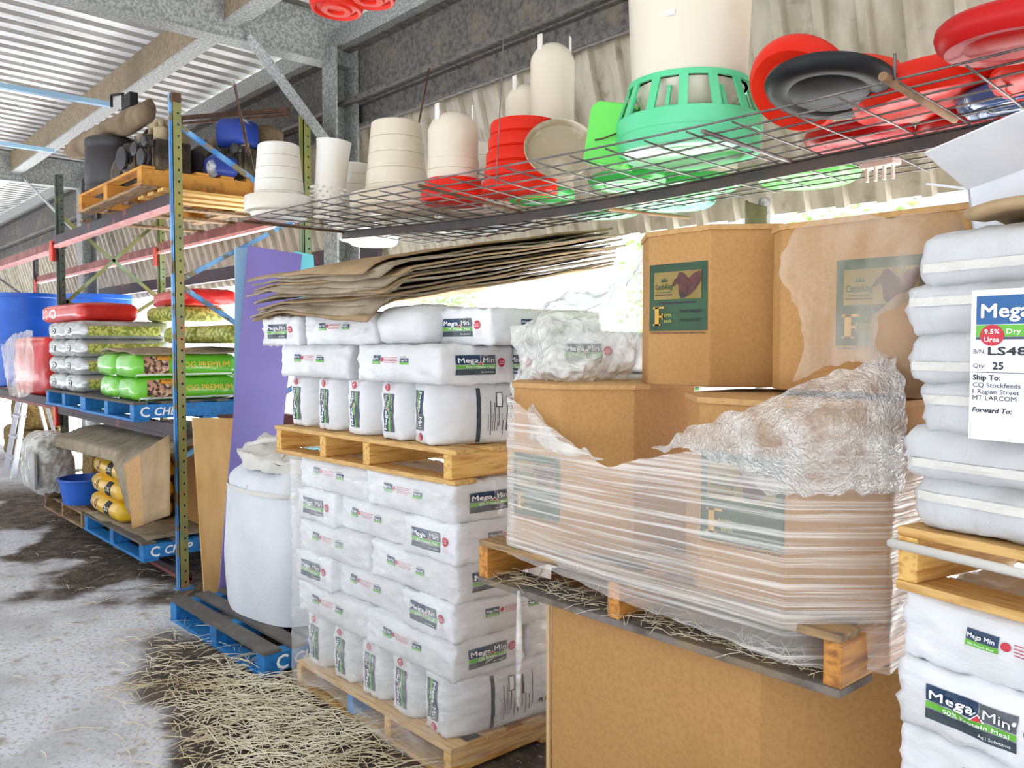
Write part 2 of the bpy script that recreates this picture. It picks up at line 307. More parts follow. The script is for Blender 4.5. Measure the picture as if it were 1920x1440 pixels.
# ================= SETTING =================
def floor_mat():
    M_=bpy.data.materials.new('dirt_and_concrete_floor'); M_.use_nodes=True; nt=M_.node_tree; N=nt.nodes; L=nt.links; p=N['Principled BSDF']
    p.inputs['Roughness'].default_value=.9
    tc=N.new('ShaderNodeTexCoord')
    def n(sc,d=6):
        a=N.new('ShaderNodeTexNoise'); a.inputs['Scale'].default_value=sc; a.inputs['Detail'].default_value=d; L.new(tc.outputs['Object'],a.inputs['Vector']); return a.outputs[0]
    def ma(op,a,b,c=None,cl=False):
        x=N.new('ShaderNodeMath'); x.operation=op; x.use_clamp=cl
        for i,q in enumerate((a,b,c)):
            if q is None: continue
            if isinstance(q,(int,float)): x.inputs[i].default_value=q
            else: L.new(q,x.inputs[i])
        return x.outputs[0]
    def mix(f,a,b):
        x=N.new('ShaderNodeMix'); x.data_type='RGBA'; L.new(f,x.inputs[0])
        for i,q in ((6,a),(7,b)):
            if isinstance(q,tuple): x.inputs[i].default_value=q
            else: L.new(q,x.inputs[i])
        return x.outputs[2]
    def mr(a,lo,hi):
        x=N.new('ShaderNodeMapRange'); x.interpolation_type='SMOOTHSTEP'; x.inputs[1].default_value=lo; x.inputs[2].default_value=hi; L.new(a,x.inputs[0]); return x.outputs[0]
    s=N.new('ShaderNodeSeparateXYZ'); L.new(tc.outputs['Object'],s.inputs[0])
    d=ma('ADD',s.outputs[1],ma('MULTIPLY',ma('SUBTRACT',n(1.1,8),.5),2.6))
    d=ma('ADD',d,ma('MULTIPLY',mr(s.outputs[0],-4.6,-3.2),.25))
    d=ma('SUBTRACT',d,ma('MULTIPLY',ma('MULTIPLY',mr(s.outputs[0],-6.2,-5.4),ma('SUBTRACT',1,mr(s.outputs[0],-5.0,-4.4))),.35))
    ex=ma('MULTIPLY',ma('ADD',s.outputs[0],3.35),.95); ey=ma('MULTIPLY',ma('SUBTRACT',s.outputs[1],1.55),2.0); rr=ma('ADD',ma('MULTIPLY',ex,ex),ma('MULTIPLY',ey,ey)); d=ma('ADD',d,ma('MULTIPLY',ma('SUBTRACT',1,mr(rr,.3,1.1)),.55))
    dark=ma('MULTIPLY',mr(d,1.45,1.75),mr(s.outputs[0],-12.5,-10.5))
    conc=mix(mr(n(2.2,8),.42,.62),srgb('d4d5da'),srgb('bcbcbf'))
    conc=mix(mr(n(9,5),.55,.72),conc,srgb('a29a8c')); conc=mix(mr(n(45,6),.5,.68),conc,srgb('a8a7a6'))
    soil=mix(mr(n(7,8),.4,.62),srgb('3a2f26'),srgb('5f5244'))
    soil=mix(mr(n(40,3),.6,.7),soil,srgb('9a8a6c'))
    L.new(mix(dark,conc,soil),p.inputs['Base Color'])
    b=N.new('ShaderNodeBump'); b.inputs['Strength'].default_value=.5; b.inputs['Distance'].default_value=.02; L.new(n(18,8),b.inputs['Height']); L.new(b.outputs[0],p.inputs['Normal'])
    return M_
M['floor']=floor_mat()
mb=MB(); mb.grid(lambda a,b: Vector((-40+46*a,-10+40*b,.0)),46,40)
mb.f=[f for f in mb.f]
struct(mb,'floor',M['floor'],'dirty concrete and bare soil shed floor with scattered straw',origin=False)
# roof
EY=3.4   # girt plane
def corr(x,p=.19,h=.03):
    t=(x/p)%1.0
    return 0 if t<.55 else (h*(t-.55)/.1 if t<.65 else (h if t<.9 else h*(1-t)/.1))
def roof_z(y): return 4.10+.03*(EY-y)
mb=MB()
xs=[]; x=-34.0
while x<1.6:
    xs+= [x,x+.5*.21,x+.57*.21,x+.93*.21]; x+=.21
ys=[-2.2,EY+.12]
n=len(xs)
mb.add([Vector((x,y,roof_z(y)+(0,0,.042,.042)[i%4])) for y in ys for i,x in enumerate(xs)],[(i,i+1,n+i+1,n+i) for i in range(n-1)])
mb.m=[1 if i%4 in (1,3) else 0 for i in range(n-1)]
struct(mb,'ceiling',[M['roof'],M['roof_rib_shade']],'pale corrugated steel roof sheeting on steel purlins',origin=False)
# sloping wall cladding (skillion) : top at EY,z 3.32 ; bottom y 3.76,z 2.32
mb=MB(); xs=[];x=-34.0
while x<3:
    xs+=[x,x+.135,x+.145,x+.19]; x+=.2
n=len(xs); NY=6; nrm=Vector((0,-.92,-.39))
vs=[]
for j in range(NY+1):
    t=j/NY
    for i,x in enumerate(xs):
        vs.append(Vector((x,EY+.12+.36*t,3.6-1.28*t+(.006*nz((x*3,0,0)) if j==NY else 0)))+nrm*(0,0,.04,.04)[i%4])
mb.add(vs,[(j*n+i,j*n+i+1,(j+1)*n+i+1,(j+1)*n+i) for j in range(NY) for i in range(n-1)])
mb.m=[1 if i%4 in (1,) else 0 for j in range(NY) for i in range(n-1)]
struct(mb,'wall_back',[M['clad'],M['clad_rib_shade']],'dusty ribbed steel wall sheet sloping out above the open gap',origin=False)
# beams: purlin, eave purlin, girts
def cbeam(y,z0,z1,fl,x0=-34,x1=1.7,side=-1,t=.012):
    b=MB(); b.bx((x0,y-t/2,z0),(x1,y+t/2,z1)); b.bx((x0,y,z0),(x1,y+side*fl,z0+t)); b.bx((x0,y,z1-t),(x1,y+side*fl,z1))
    b.bx((x0,y+side*fl-t/2,z0),(x1,y+side*fl+t/2,z0+.025)); return b
struct(cbeam(2.42,3.86,4.1,.11,side=1),'trim_1',M['galv_brown'],'brown stained roof purlin with pale bottom flange')
b=MB(); b.bx((-34,2.41,3.845),(1.7,2.54,3.862)); struct(b,'trim_9',M['galv'],'pale bottom flange of the roof purlin')
struct(cbeam(-.6,3.86,4.16,.11,side=1),'trim_8',M['galv_brown'],'roof purlin over the open side')
b=MB(); b.bx((-34,EY-.13,3.88),(2.6,EY-.115,4.0)); b.bx((-34,EY-.13,3.868),(2.6,EY+.05,3.88)); b.bx((-34,EY-.13,4.0),(2.6,EY+.05,4.012))
struct(b,'trim_2',M['galv'],'bright galvanised eave purlin under the roof edge')
struct(cbeam(EY+.02,3.47,3.868,.09,side=-1),'trim_3',M['galv_dirty'],'dark cobwebbed wall girt below the eave')
struct(cbeam(EY+.06,3.29,3.47,.05,side=-1),'trim_4',M['galv_dirty'],'lower dark wall girt above the wall sheet')
b=MB(); b.bx((-34,3.74,2.36),(-5.9,3.78,2.50)); b.bx((-34,3.70,2.36),(-5.9,3.74,2.37))
struct(b,'trim_5',M['beam_dk'],'dark bottom rail along the wall sheet')
# columns with rafters and knee braces
def rafter_frame(k,x):
    b=MB(); b.bx((x-.1,EY-.19,0),(x+.1,EY-.175,3.87)); b.bx((x-.1,EY-.01,0),(x+.1,EY+.005,3.87)); b.bx((x-.1,EY-.175,0),(x-.088,EY-.01,3.87))
    struct(b,'column_%d'%k,M['galv'],'galvanised steel column of the shed wall')
    b=MB(); ya,yb=-2.1,EY+.0
    z0=lambda y:3.755
    for dz,hh,wd in ((0,.012,.15),(.335,.012,.15)):
        b.bar((x-.06,ya,z0(ya)+dz),(x-.06,yb,z0(yb)+dz),wd,hh)
    b.bar((x+0.0,ya,z0(ya)+.168),(x+0.0,yb,z0(yb)+.168),.012,.335)
    struct(b,'rafter_%d'%k,M['galv'],'speckled galvanised roof rafter on the column')
    b=MB(); b.bar((x+.02,2.56,3.80),(x+.02,EY-.16,3.08),.012,.1,up=(1,0,0)); b.bar((x+.07,2.56,3.78),(x+.07,EY-.16,3.06),.1,.012,up=(0,1,1)) 
    struct(b,'brace_%d'%k,M['galv'],'diagonal galvanised knee brace between rafter and column')
for k,x in enumerate((-5.72,-12.4,-19.1,-25.8)): rafter_frame(k+1,x)
# steel pipe post at right with bark strip, outside the wall line
b=MB(); b.tube([at(1432,372,3.75),Vector((at(1432,372,3.75).x,3.75,0))],.032,12)
post=b.build('pipe_post',M['galv'],smooth=40); tag(post,'grey green steel pipe post behind the tall carton','post')
pc=at(1432,372,3.75)
b=MB(); b.grid(lambda a,c: Vector((pc.x+.045+.1*math.cos(-2.6+1.5*a),3.70+.07*math.sin(-2.6+1.5*a)+.02*nz((a*3,c*4,1)),1.75+.62*c-.05*a*c)),8,10); tag(b.build('bark_strip',mat('grey_bark','8f8a66',.9,col2='6e6a4c',scale=8),solid=.012,smooth=True),'curled strip of grey bark hanging against the pipe post','bark')
# outside : concrete apron, fence, shrubs
b=MB(); b.bx((-36,3.95,-.02),(6,30,.012)); struct(b,'ground',M['concrete'],'bright concrete yard outside the shed')
b=MB(); xs=[-34+.35*i for i in range(115)]
for x in xs: b.bx((x,9.0,.0),(x+.3,9.04+.03*(hash(int(x*100))%3),3.5))
fo=b.build('fence',mat('pale_blue_fence','c2c8d4',.7,col2='b2bccd',scale=3)); tag(fo,'pale blue vertical sheet fence across the yard','fence')
bs=mat('pale_leaf_green','a6c07f',.8,col2='84a560',scale=20)
random.seed(5)
for i,(x,y,h) in enumerate(((-14.5,8.2,2.3),(-11.2,8.3,2.6),(-6.4,8.1,3.0),(-4.2,8.2,3.2))):
    b=MB()
    for k in range(1500):
        a=random.random()*2*PI; r=random.random()**.5*.75; z=random.random()*h; s=.035+.035*random.random()
        c=Vector((x+r*math.cos(a),y+.6*r*math.sin(a),z)); q=Matrix.Rotation(random.random()*6,3,'Z')@Matrix.Rotation(random.random()*3,3,'X')
        b.add([c+q@Vector(p) for p in ((-s,0,0),(0,-s*.5,0),(s,0,0),(0,s*.5,0))],[(0,1,2,3)])
    tag(b.build('shrub',bs),['pale green shrub by the fence at the far end','green shrub seen between the rack uprights','shrub by the fence behind the cardboard sheets','shrub by the fence behind the tall cartons'][i],'shrub',kind='thing')
# ================= BAGS, PALLETS, STACKS =================
def bagmesh(L,W,H,r=.045,nu=22,nv=12,nw=7,bul=.02,amp=.006,seed=0,flat_ends=True,sag=0):
    """pillow bag, base at z=0, centred in x,y; long axis x. returns MB"""
    hx,hy,hz=L/2,W/2,H/2
    idx={};mb=MB()
    def key(i,j,k):
        q=(i,j,k)
        if q not in idx:
            p=Vector((-hx+L*i/nu,-hy+W*j/nv,-hz+H*k/nw))
            c=Vector([max(-h+r,min(h-r,a)) for a,h in zip(p,(hx,hy,hz))]); d=p-c
            if d.length>1e-6: p=c+d.normalized()*r
            fx,fy,fz=p.x/hx,p.y/hy,p.z/hz
            p.y+=math.copysign(bul*(1-fx*fx)*(1-fz*fz)*1.2,fy)*(abs(fy)>.5)
            p.z+=(bul*.6*(1-fx**4)*(1-fy*fy)) if fz>0.3 else 0
            p.x+=math.copysign(bul*.35*(1-fy*fy)*(1-fz*fz),fx)*(abs(fx)>.8)
            if sag: p.z-=sag*(fx*fx)*.5
            # wrinkles, stronger near the ends
            e=.4+.75*abs(fx)**4
            n1=1-2*abs(nz((p.x*10,p.y*10,p.z*16),1,seed)); n2=1-2*abs(nz((p.x*20+p.z*14,p.y*16,p.z*24-p.x*10),1,seed+3)); dn=amp*e*(.75*n1*abs(n1)+.55*n2*abs(n2)-.35)
            q2=Vector((fx*.25,fy,fz)); 
            if q2.length>0: p+=q2.normalized()*dn
            if fz<-.95: p.z=max(p.z,-hz)
            p.z+=hz
            idx[q]=len(mb.v); mb.v.append(p)
        return idx[q]
    for i in range(nu):
        for j in range(nv):
            for k,fl in ((0,1),(nw,0)):
                f=[key(i,j,k),key(i+1,j,k),key(i+1,j+1,k),key(i,j+1,k)]; mb.f.append(f[::-1] if fl else f); mb.m.append(0)
    for i in range(nu):
        for k in range(nw):
            for j in (0,nv):
                f=[key(i,j,k),key(i+1,j,k),key(i+1,j,k+1),key(i,j,k+1)]; mb.f.append(f if j==0 else f[::-1]); mb.m.append(0)
    for j in range(nv):
        for k in range(nw):
            for i in (0,nu):
                f=[key(i,j,k),key(i,j+1,k),key(i,j+1,k+1),key(i,j,k+1)]; mb.f.append(f[::-1] if i==0 else f); mb.m.append(0)
    return mb
def upright_bag(L,T,Hh,te,seed):
    """bag on its long edge: long axis y, thickness T along x, height Hh; thin block end te facing -y"""
    mb=bagmesh(L,T,Hh,.022,34,12,16,.014,.013,seed)
    for p in mb.v:
        x,y,z=p; fx=x/(L/2)          # -1 = front end
        s=max(0,min(1,(abs(fx)-.55)/.45)); tt=1-(1-te/T)*s**1.6
        y=y*tt; y+=-.35*(T-te)*s*(1 if fx<0 else -1)*0
        p.x,p.y,p.z=(-y,x,z)
    return mb
def bag(name,mbag,m,label,cat,group=None,loc=(0,0,0),rz=0,labs=()):
    t=thing(name,label,cat,loc,rz,group)
    mbag.build('bag_body',m,t,smooth=True)
    for nm,lab,o,ux,uy in labs:
        lab.mesh(nm,t,proj_fn(mbag,o,ux,uy))
    return t
# --- prototypes of the protein meal bag
LB,WB,HB=.615,.36,.158
def mega_proto(seed,H=HB,L=LB,W=WB,big=.53):
    mb=bagmesh(L,W,H,.016,40,22,10,.014,.017,seed); w_=W*big; lw=.20
    labs=[]
    hh=w_*.42
    for s in (1,-1):
        labs.append(('end_label',mega_label(w_),(s*L/2,-s*(w_*.58),(H-hh)/2),(0,s,0),(0,0,1)))
        labs.append(('side_label',side_label(L*.46),(-s*L*.26,-s*W/2,H*.5),(s,0,0),(0,0,1)))
    return mb,labs
MEGA=[]
for sd in range(4):
    mb,lb=mega_proto(sd+1); MEGA.append(bag('feed_bag',mb,M['white_bag'],'x','bag',None,(0,0,0),0,lb))
UL,UT,UH=.60,.235,.285
def up_proto(seed,back=False):
    mb=upright_bag(UL,UT,UH,.135,seed); w_=.185
    labs=[('end_label',mega_label(w_),(.042 if not back else -.042,-UL/2,.04 if not back else .25),(0,0,1) if not back else (0,0,-1),(-1,0,0) if not back else (1,0,0))]
    if back:
        l=Lab(LM); l.rect(0,0,.018,.25,3,1); l.text('NUTRITIONAL INFO',.004,.02,.01,4,2) if 0 else None
        for k in range(9): l.rect(.06+.018*k,.03+.02*(k%3),.0035,.16-.03*(k%4),1,1,1,6)
        for k in range(5): l.rect(.05+.02*k,.05,.002,.08,7,1,1,3)
        l.rect(.085,.16,.03,.07,1,1).rect(.09,.165,.02,.06,4,2); l.rect(.15,.13,.012,.09,3,1)
        l.rect(.24,.06,.022,.022,7,1).rect(.275,.06,.022,.022,7,1); l.rect(.245,.055,.006,.015,4,2).rect(.28,.055,.006,.015,4,2)
        l.rect(.33,.0,.16,.26,2,1) ; [l.rect(.30+.006*k,.02,.002,.2,5,1,1,6) for k in range(4)]
        labs.append(('back_print',l,(UT/2,-.12,.012),(0,1,0),(0,0,1)))
    return mb,labs
UPR=[]
for sd in range(3):
    mb,lb=up_proto(sd+11); UPR.append(bag('feed_bag',mb,M['white_bag'],'x','bag',None,(0,0,0),0,lb))
mb,lb=up_proto(20,True); UPB=bag('feed_bag',mb,M['white_bag'],'x','bag',None,(0,0,0),0,lb)
_used=set()
def put(proto,label,loc,rz=0,group='white protein meal bags',sc=None,rx=0,ry=0):
    if proto.name in _used: o=copy_tree(proto)
    else: o=proto; _used.add(proto.name)
    o.location=loc; o.rotation_euler=(rx,ry,rz); o['label']=label; o['category']='bag'
    if group: o['group']=group
    if sc: o.scale=sc
    return o
# --- pallets : bearers along y (local), decks along x
def pallet(name,label,loc,rz=0,w=1.2,d=1.0,h=.135,bear=None,mats=('pine','pine_y','pine'),nb=6,group=None,bearm=None,bw=.045,fb=(.1,.1),text=None,chip=True,basew=.11,rag=.004):
    t=thing(name,label,'pallet',loc,rz,group); dk=.02; q=random.Random(hash(label)%999)
    b=MB(); bwid=.1; gap=(d-nb*bwid)/(nb-1)
    for i in range(nb): b.box((q.uniform(-rag,rag),-d/2+bwid/2+i*(bwid+gap),h-dk/2),(w,bwid-q.uniform(0,.012),dk),q.uniform(-.006,.006))
    b.build('deck',M[mats[0]],t,bevel=.003)
    for i,x in enumerate(bear or (-w/2+bw/2,0,w/2-bw/2)):
        b=MB(); b.box((x,0,h/2),(bw,d-.01,h-2*dk)); bm_=(bearm or {}).get(i,mats[1]); o=b.build('bearer',M[bm_],t,bevel=.003)
        if bm_!=mats[1]: o['label']='blue painted bearer'
        if text and i==len(bear or (0,0,0))-1:
            l=Lab([M['white_print']]); hh=.058; l.text('C',0,-.008,hh*1.25,0,1,.03); l.text('CHEP',.1,0,hh,0,1,.02,None,.25)
            l.mesh('stencil',o,flat_fn((x+bw/2+.001,text,h/2-hh/2),(0,1,0),(0,0,1)))
    b=MB()
    for y in (-d/2+basew/2,0,d/2-basew/2): b.box((0,y,dk/2),(w,basew,dk),q.uniform(-.006,.006))
    b.build('base_boards',M[mats[2]],t,bevel=.003)
    return t
SX0,SX1,SY=-3.78,-2.53,1.92      # mega stack footprint
XC=(SX0+SX1)/2
pallet('pallet','pine pallet on the floor under the film wrapped white feed bags',(XC,SY+.52,0),0,1.24,1.06,.125,(-.6,-.12,.18,.595),bearm={1:'chep'})
pallet('pallet','clean pine pallet lying on top of the wrapped white bag stack',(-3.26,SY+.5,1.125),R(1.5),1.42,1.0,.135,(-.68,-.26,.1,.66),bw=.05)
rnd=random.Random(4)
# lower stack
ups=['first','second','third','fourth','fifth']
for i in range(5):
    x=SX0+.13+i*.247
    pr=UPB if i==4 else UPR[i%3]
    put(pr,['upright white bag at the far left end of the bottom row on the floor pallet','upright white bag second from the left in the bottom row on the floor pallet','upright white bag in the middle of the bottom row on the floor pallet','upright white bag fourth along the bottom row on the floor pallet','upright white bag with printed back at the near corner of the bottom row'][i],
        (x,SY+.33,.126),rnd.uniform(-.03,.03)+(R(-4) if i==4 else 0),sc=(1,1,.86))
def layer(z,kind,names,hs=1.0,dx=0,y0=SY):
    out=[]
    if kind=='A':
        for i,x in enumerate((SX0+.318,SX1-.312)):
            out.append(put(MEGA[rnd.randrange(4)],names[i],(x+dx,y0+WB/2+.02+rnd.uniform(-.012,.012),z),rnd.uniform(-.02,.02),sc=(1,1,hs)))
        out.append(put(MEGA[rnd.randrange(4)],names[2],(SX1-.2+dx,y0+WB+.05+LB/2,z),PI/2,sc=(1,1,hs)))
    else:
        for i,(x,rz) in enumerate(((SX0+.175,PI/2),(XC-.02,0),(SX1-.17,PI/2))):
            y=y0+(LB/2+.01 if rz else WB/2+.04)
            out.append(put(MEGA[rnd.randrange(4)],names[i],(x+dx,y+rnd.uniform(-.01,.01),z),rz+rnd.uniform(-.02,.02)+(0 if not rz else (PI if i==0 else 0))*0,sc=(.92 if not rz else 1,.96 if rz else 1,hs)))
    return out
ords=['topmost','second','third','fourth','lowest']
for k in range(5):
    z=.372+(4-k)*.151; kd='A' if k%2==0 else 'B'; o_=ords[k]+' lying'
    layer(z,kd,[f'white bag at the left end of the {o_} layer in the wrapped stack',f'white bag {"at the near corner" if kd=="A" else "in the middle"} of the {o_} layer in the wrapped stack',
        f'white bag {"behind the near corner bag" if kd=="A" else "end-on at the near corner"} of the {o_} layer in the wrapped stack'],.955,rnd.uniform(-.015,.015))
# upper stack
UX0,UX1=-3.95,-2.55
for i in range(5):
    x=UX0+.14+i*.272
    put(UPB if i==4 else UPR[(i+1)%3],['upright white bag at the far left on the raised pine pallet','upright white bag second from the left on the raised pine pallet','upright white bag in the middle of the row on the raised pine pallet','upright white bag fourth along the row on the raised pine pallet','leaning white bag with printed back at the right end of the raised pallet row'][i],
        (x,SY+.34,1.261),R(-3) if i<4 else R(-14),sc=(1.02,1,.86))
for nm,x,y,z,rz,pr in (('lying white bag at the left over the upright row of the raised pallet',UX0+.34,SY+.19,1.505,.02,0),
        ('lying white bag with big label at the near corner over the upright row',UX1-.33,SY+.17,1.505,-.03,2),
        ('lying white bag behind the near corner bag on the raised pallet',UX1-.05,SY+.66,1.505,PI/2,1),
        ('white bag turned end-on at the left directly under the cardboard sheets',UX0-.02,SY+.32,1.655,PI/2+.05,3),
        ('white bag lying lengthwise under the middle of the cardboard sheets',UX0+.53,SY+.22,1.655,.0,1),
        ('white bag tucked under the right side of the cardboard sheets',UX1-.12,SY+.46,1.655,PI/2,0)
        ):
    put(MEGA[pr],nm,(x,y,z),rz,sc=(1,1,.94 if z<1.6 else .89))
bagx=bagmesh(.3,.33,.15,.05,14,12,7,.03,.018,77)
bag('crushed_bag',bagx,M['white_bag'],'short crumpled white bag end under the sheets beside the long bag','bag','white protein meal bags',(UX0+1.0,SY+.2,1.657),.1)
# supports under the back right bag
put(MEGA[3],'white bag under the back right bag of the raised stack',(UX1+.32,SY+.72,1.555),PI/2,sc=(1,1,.9))
put(MEGA[1],'lowest white bag at the back right of the raised stack',(UX1+.32,SY+.72,1.408),PI/2,sc=(1,1,.9))
put(MEGA[0],'white bag resting on the pallet at the back right of the raised stack',(UX1+.32,SY+.72,1.262),PI/2,sc=(1,1,.9))
# cardboard sheets: draped pile
random.seed(8)
for k in range(13):
    w_=1.24+random.uniform(-.08,.06); d_=1.40+random.uniform(-.1,.05); dx=random.uniform(-.06,.05); dy=random.uniform(-.04,.04); sd=k*3+1
    rz=R(random.uniform(-3,3)); cx,cy=-3.53+dx,SY+.66+dy; z0=1.935+.0150*k; q=Matrix.Rotation(rz,3,'Z')
    lift=.03*k
    def fn(a,b,w_=w_,d_=d_,z0=z0,sd=sd,q=q,cx=cx,cy=cy,k=k):
        x=(a-.5)*w_; y=(b-.5)*d_
        p=q@Vector((x,y,0)); fx=(a-.5)*2; fy=(b-.5)*2
        wy=cy+p.y; s_=max(0,1.97-wy)/.11; z=z0+.112*fy-.062*s_**1.5*(.1+.9*max(0,min(1,(x+.35)/.7)))*(1-.03*k)+.02*fx*(1+fy)*.5  - (.10*max(0,-fx-.55)**1.3)*(1-.08*k)
        z+=.010*nz((x*2.2,y*2.2,k*.11),1,3)+.005*nz((x*4,y*4,sd),1,0)*(.3+abs(fx)+abs(fy))
        ex=.02*nz((a*9,b*9,sd),1,5)
        return Vector((cx+p.x+ex,cy+p.y+ex,z))
    b=MB(); b.grid(fn,26,20)
    o=b.build('cardboard_sheet',M['sheet' if k%3 else 'sheet_b'],solid=.009,smooth=True)
    tag(o,'grey brown cardboard sheet in the sagging pile over the white bags' if k<12 else 'topmost grey brown cardboard sheet of the pile over the white bags','cardboard sheet','cardboard sheets piled on the white bags')
# stretch film on the lower stack (front + right + left sides)
def shell(path,z0,z1,nu,nv,fn,amp=.006,seed=0,closed=False):
    pts=[Vector((p[0],p[1],0)) for p in path]; d=[0]
    for a,b in zip(pts,pts[1:]): d.append(d[-1]+(b-a).length)
    def pos(t):
        s=t*d[-1]
        for i in range(len(pts)-1):
            if s<=d[i+1]+1e-9: f=(s-d[i])/(d[i+1]-d[i]); return pts[i].lerp(pts[i+1],f),(pts[i+1]-pts[i]).normalized()
        return pts[-1],(pts[-1]-pts[-2]).normalized()
    def g(a,b):
        p,t=pos(a); n=Vector((t.y,-t.x,0)); lo,hi=fn(a) if fn else (z0,z1); z=lo+(hi-lo)*b
        o=amp*nz((a*d[-1]*4,z*14,seed),1,1)+amp*.6*nz((a*d[-1]*13,z*40,seed),1,2)
        return Vector((p.x,p.y,z))+n*o
    mb=MB(); mb.grid(g,nu,nv); return mb
E2=.03
path=[(SX0-E2,SY+.9),(SX0-E2,SY+.03),(SX0+.02,SY-E2-.01),(SX1-.02,SY-E2-.01),(SX1+E2+.01,SY+.02),(SX1+E2+.01,SY+.95)]
b=shell(path,.05,1.1,120,40,lambda a:(.045+.035*math.sin(a*19)+.03*nz((a*14,0,0)),1.10+.02*math.sin(a*23)),.008,3)
tag(b.build('stretch_film',M['film_thin'],smooth=True),'clear stretch film wound around the lower white bag stack','stretch film')
# ================= CARTONS AND RIGHT STACK =================
def octa(cx,cy,w,d,c):
    x,y=w/2,d/2
    return [(cx-x+c,cy-y),(cx+x-c,cy-y),(cx+x,cy-y+c),(cx+x,cy+y-c),(cx+x-c,cy+y),(cx-x+c,cy+y),(cx-x,cy+y-c),(cx-x,cy-y+c)]
def feed_label(w):
    G=[mat('deep_green_print','1a3d20',.5,col2='24502a',scale=6),mat('ochre_print','96803a',.5,col2='80692c',scale=5),mat('cattle_brown_print','3a1613',.5,col2='5a241c',scale=20),mat('gold_print','c99a3c',.5),M['black_print'],mat('yellow_green_print','9a9a3a',.5)]
    l=Lab(G); h=w*.94
    l.rect(0,0,w,h,0,1); l.rect(w*.09,h*.47,w*.82,h*.41,1,2)
    l.text('CattleKing',w*.12,h*.62,h*.085,0,3,.01,w*.3).poly([(w*.22,h*.73),(w*.24,h*.79),(w*.26,h*.74),(w*.28,h*.80),(w*.30,h*.74),(w*.32,h*.79),(w*.33,h*.73)],0,3)
    l.rect(w*.13,h*.57,w*.26,h*.012,0,3).rect(w*.11,h*.53,w*.31,h*.016,2,3)
    # bull head and hump
    P=lambda pts:[(w*a,h*b) for a,b in pts]
    l.poly(P([(.905,.86),(.86,.86),(.80,.84),(.74,.80),(.66,.74),(.58,.50),(.64,.485),(.72,.53),(.82,.61),(.905,.72)]),2,3)
    l.poly(P([(.545,.52),(.57,.485),(.62,.48),(.66,.54),(.69,.66),(.69,.75),(.64,.82),(.58,.865),(.54,.86),(.51,.81),(.50,.74),(.525,.66),(.535,.58)]),2,3.5).poly(P([(.545,.53),(.57,.485),(.62,.48),(.64,.51),(.60,.56),(.56,.57)]),4,4).disc(w*.545,h*.71,w*.008,4,4,10).disc(w*.63,h*.69,w*.009,4,4,10)
    l.poly(P([(.52,.79),(.46,.76),(.41,.67),(.45,.66),(.51,.71)]),2,3.8).poly(P([(.66,.77),(.72,.72),(.74,.64),(.70,.66)]),2,3.8)
    l.rect(w*.18,h*.40,w*.64,h*.028,4,2)
    x=w*.08;y=h*.08
    l.rect(x+.03*w,y,w*.075,h*.28,3,3).rect(x,y,w*.135,h*.025,3,3).rect(x,y+h*.255,w*.2,h*.03,3,3).rect(x+w*.1,y+h*.12,w*.07,h*.03,3,3).rect(x+w*.155,y+h*.09,w*.018,h*.09,3,3)
    l.text('atta',w*.27,h*.215,h*.055,5,3,.015,w*.14).text('eeds',w*.27,h*.125,h*.055,5,3,.015,w*.14)
    l.text('MORE WEIGHT',w*.56,h*.26,h*.05,4,3,.01,w*.36).text('MORE PROFIT',w*.56,h*.13,h*.05,4,3,.01,w*.33)
    l.text('This Product Does Not Contain Restricted Animal Products',w*.02,-h*.045,h*.03,4,2,.01,w*.95)
    return l
def carton(name,label,cx,cy,w,d,c,z0,z1,fl=None,m='carton',seam=None,group='octagonal feed cartons'):
    t=thing(name,label,'carton',(cx,cy,z0),0,group)
    b=MB(); b.prism(octa(0,0,w,d,c),0,z1-z0); b.build('carton_body',M[m],t,bevel=.004)
    b=MB(); b.prism(octa(0,0,w+.012,d+.012,c+.003),z1-z0-.012,z1-z0+.003); b.build('lid_edge',M['carton_l'],t)
    if fl:
        lw,lx,lz=fl; feed_label(lw).mesh('printed_label',t,flat_fn((lx,-d/2-.001,lz),(1,0,0),(0,0,1)))
    if seam is not None:
        b=MB(); b.bx((seam,-d/2-.008,0),(seam+.012,-d/2,z1-z0)); b.build('seam_flap',M['edge'],t)
    return t
# big lower carton
carton('carton','huge plain cardboard carton standing at the bottom under the dusty pallet',-1.545,2.40,1.25,1.10,.25,.12,.855,None,'carton',-.39)
pallet('pallet','grey timber pallet at floor level under the huge plain carton',(-1.53,2.42,0),0,1.24,1.0,.12,mats=('old_wood','old_wood','old_wood'))
b=MB(); b.box((-2.02,1.86,.07),(.1,.22,.1),R(20)); tag(b.build('timber_block',M['old_wood'],bevel=.006),'loose grey timber block on the floor by the huge carton','block')
b=MB(); b.box((-2.0,1.62,.02),(.5,.09,.035),R(35)); tag(b.build('timber_offcut',M['old_wood'],bevel=.004),'grey board end lying by the floor pallet','board')
pallet('pallet','dusty timber pallet carrying the wrapped octagonal cartons',(-1.575,2.34,.858),R(.5),1.28,1.1,.145,(-.617,-.04,.617),mats=('old_wood','orange_y','dust'),nb=6,basew=.16,rag=.012)
carton('carton','left octagonal carton with green bull label low inside the torn stretch film',-1.99,2.16,.54,.62,.16,1.003,1.53,(.215,-.108,.10))
carton('carton','octagonal carton under the bubbly film on the dusty pallet',-1.23,2.16,.60,.62,.17,1.003,1.515,(.245,-.122,.145))
carton('carton','unwrapped octagonal carton on top with dark green bull label',-1.605,2.37,.51,.60,.14,1.533,2.0,(.215,-.107,.165))
carton('carton','octagonal carton on top hidden behind loose dusty film',-1.02,2.38,.60,.62,.06,1.533,1.975,(.23,-.08,.12))
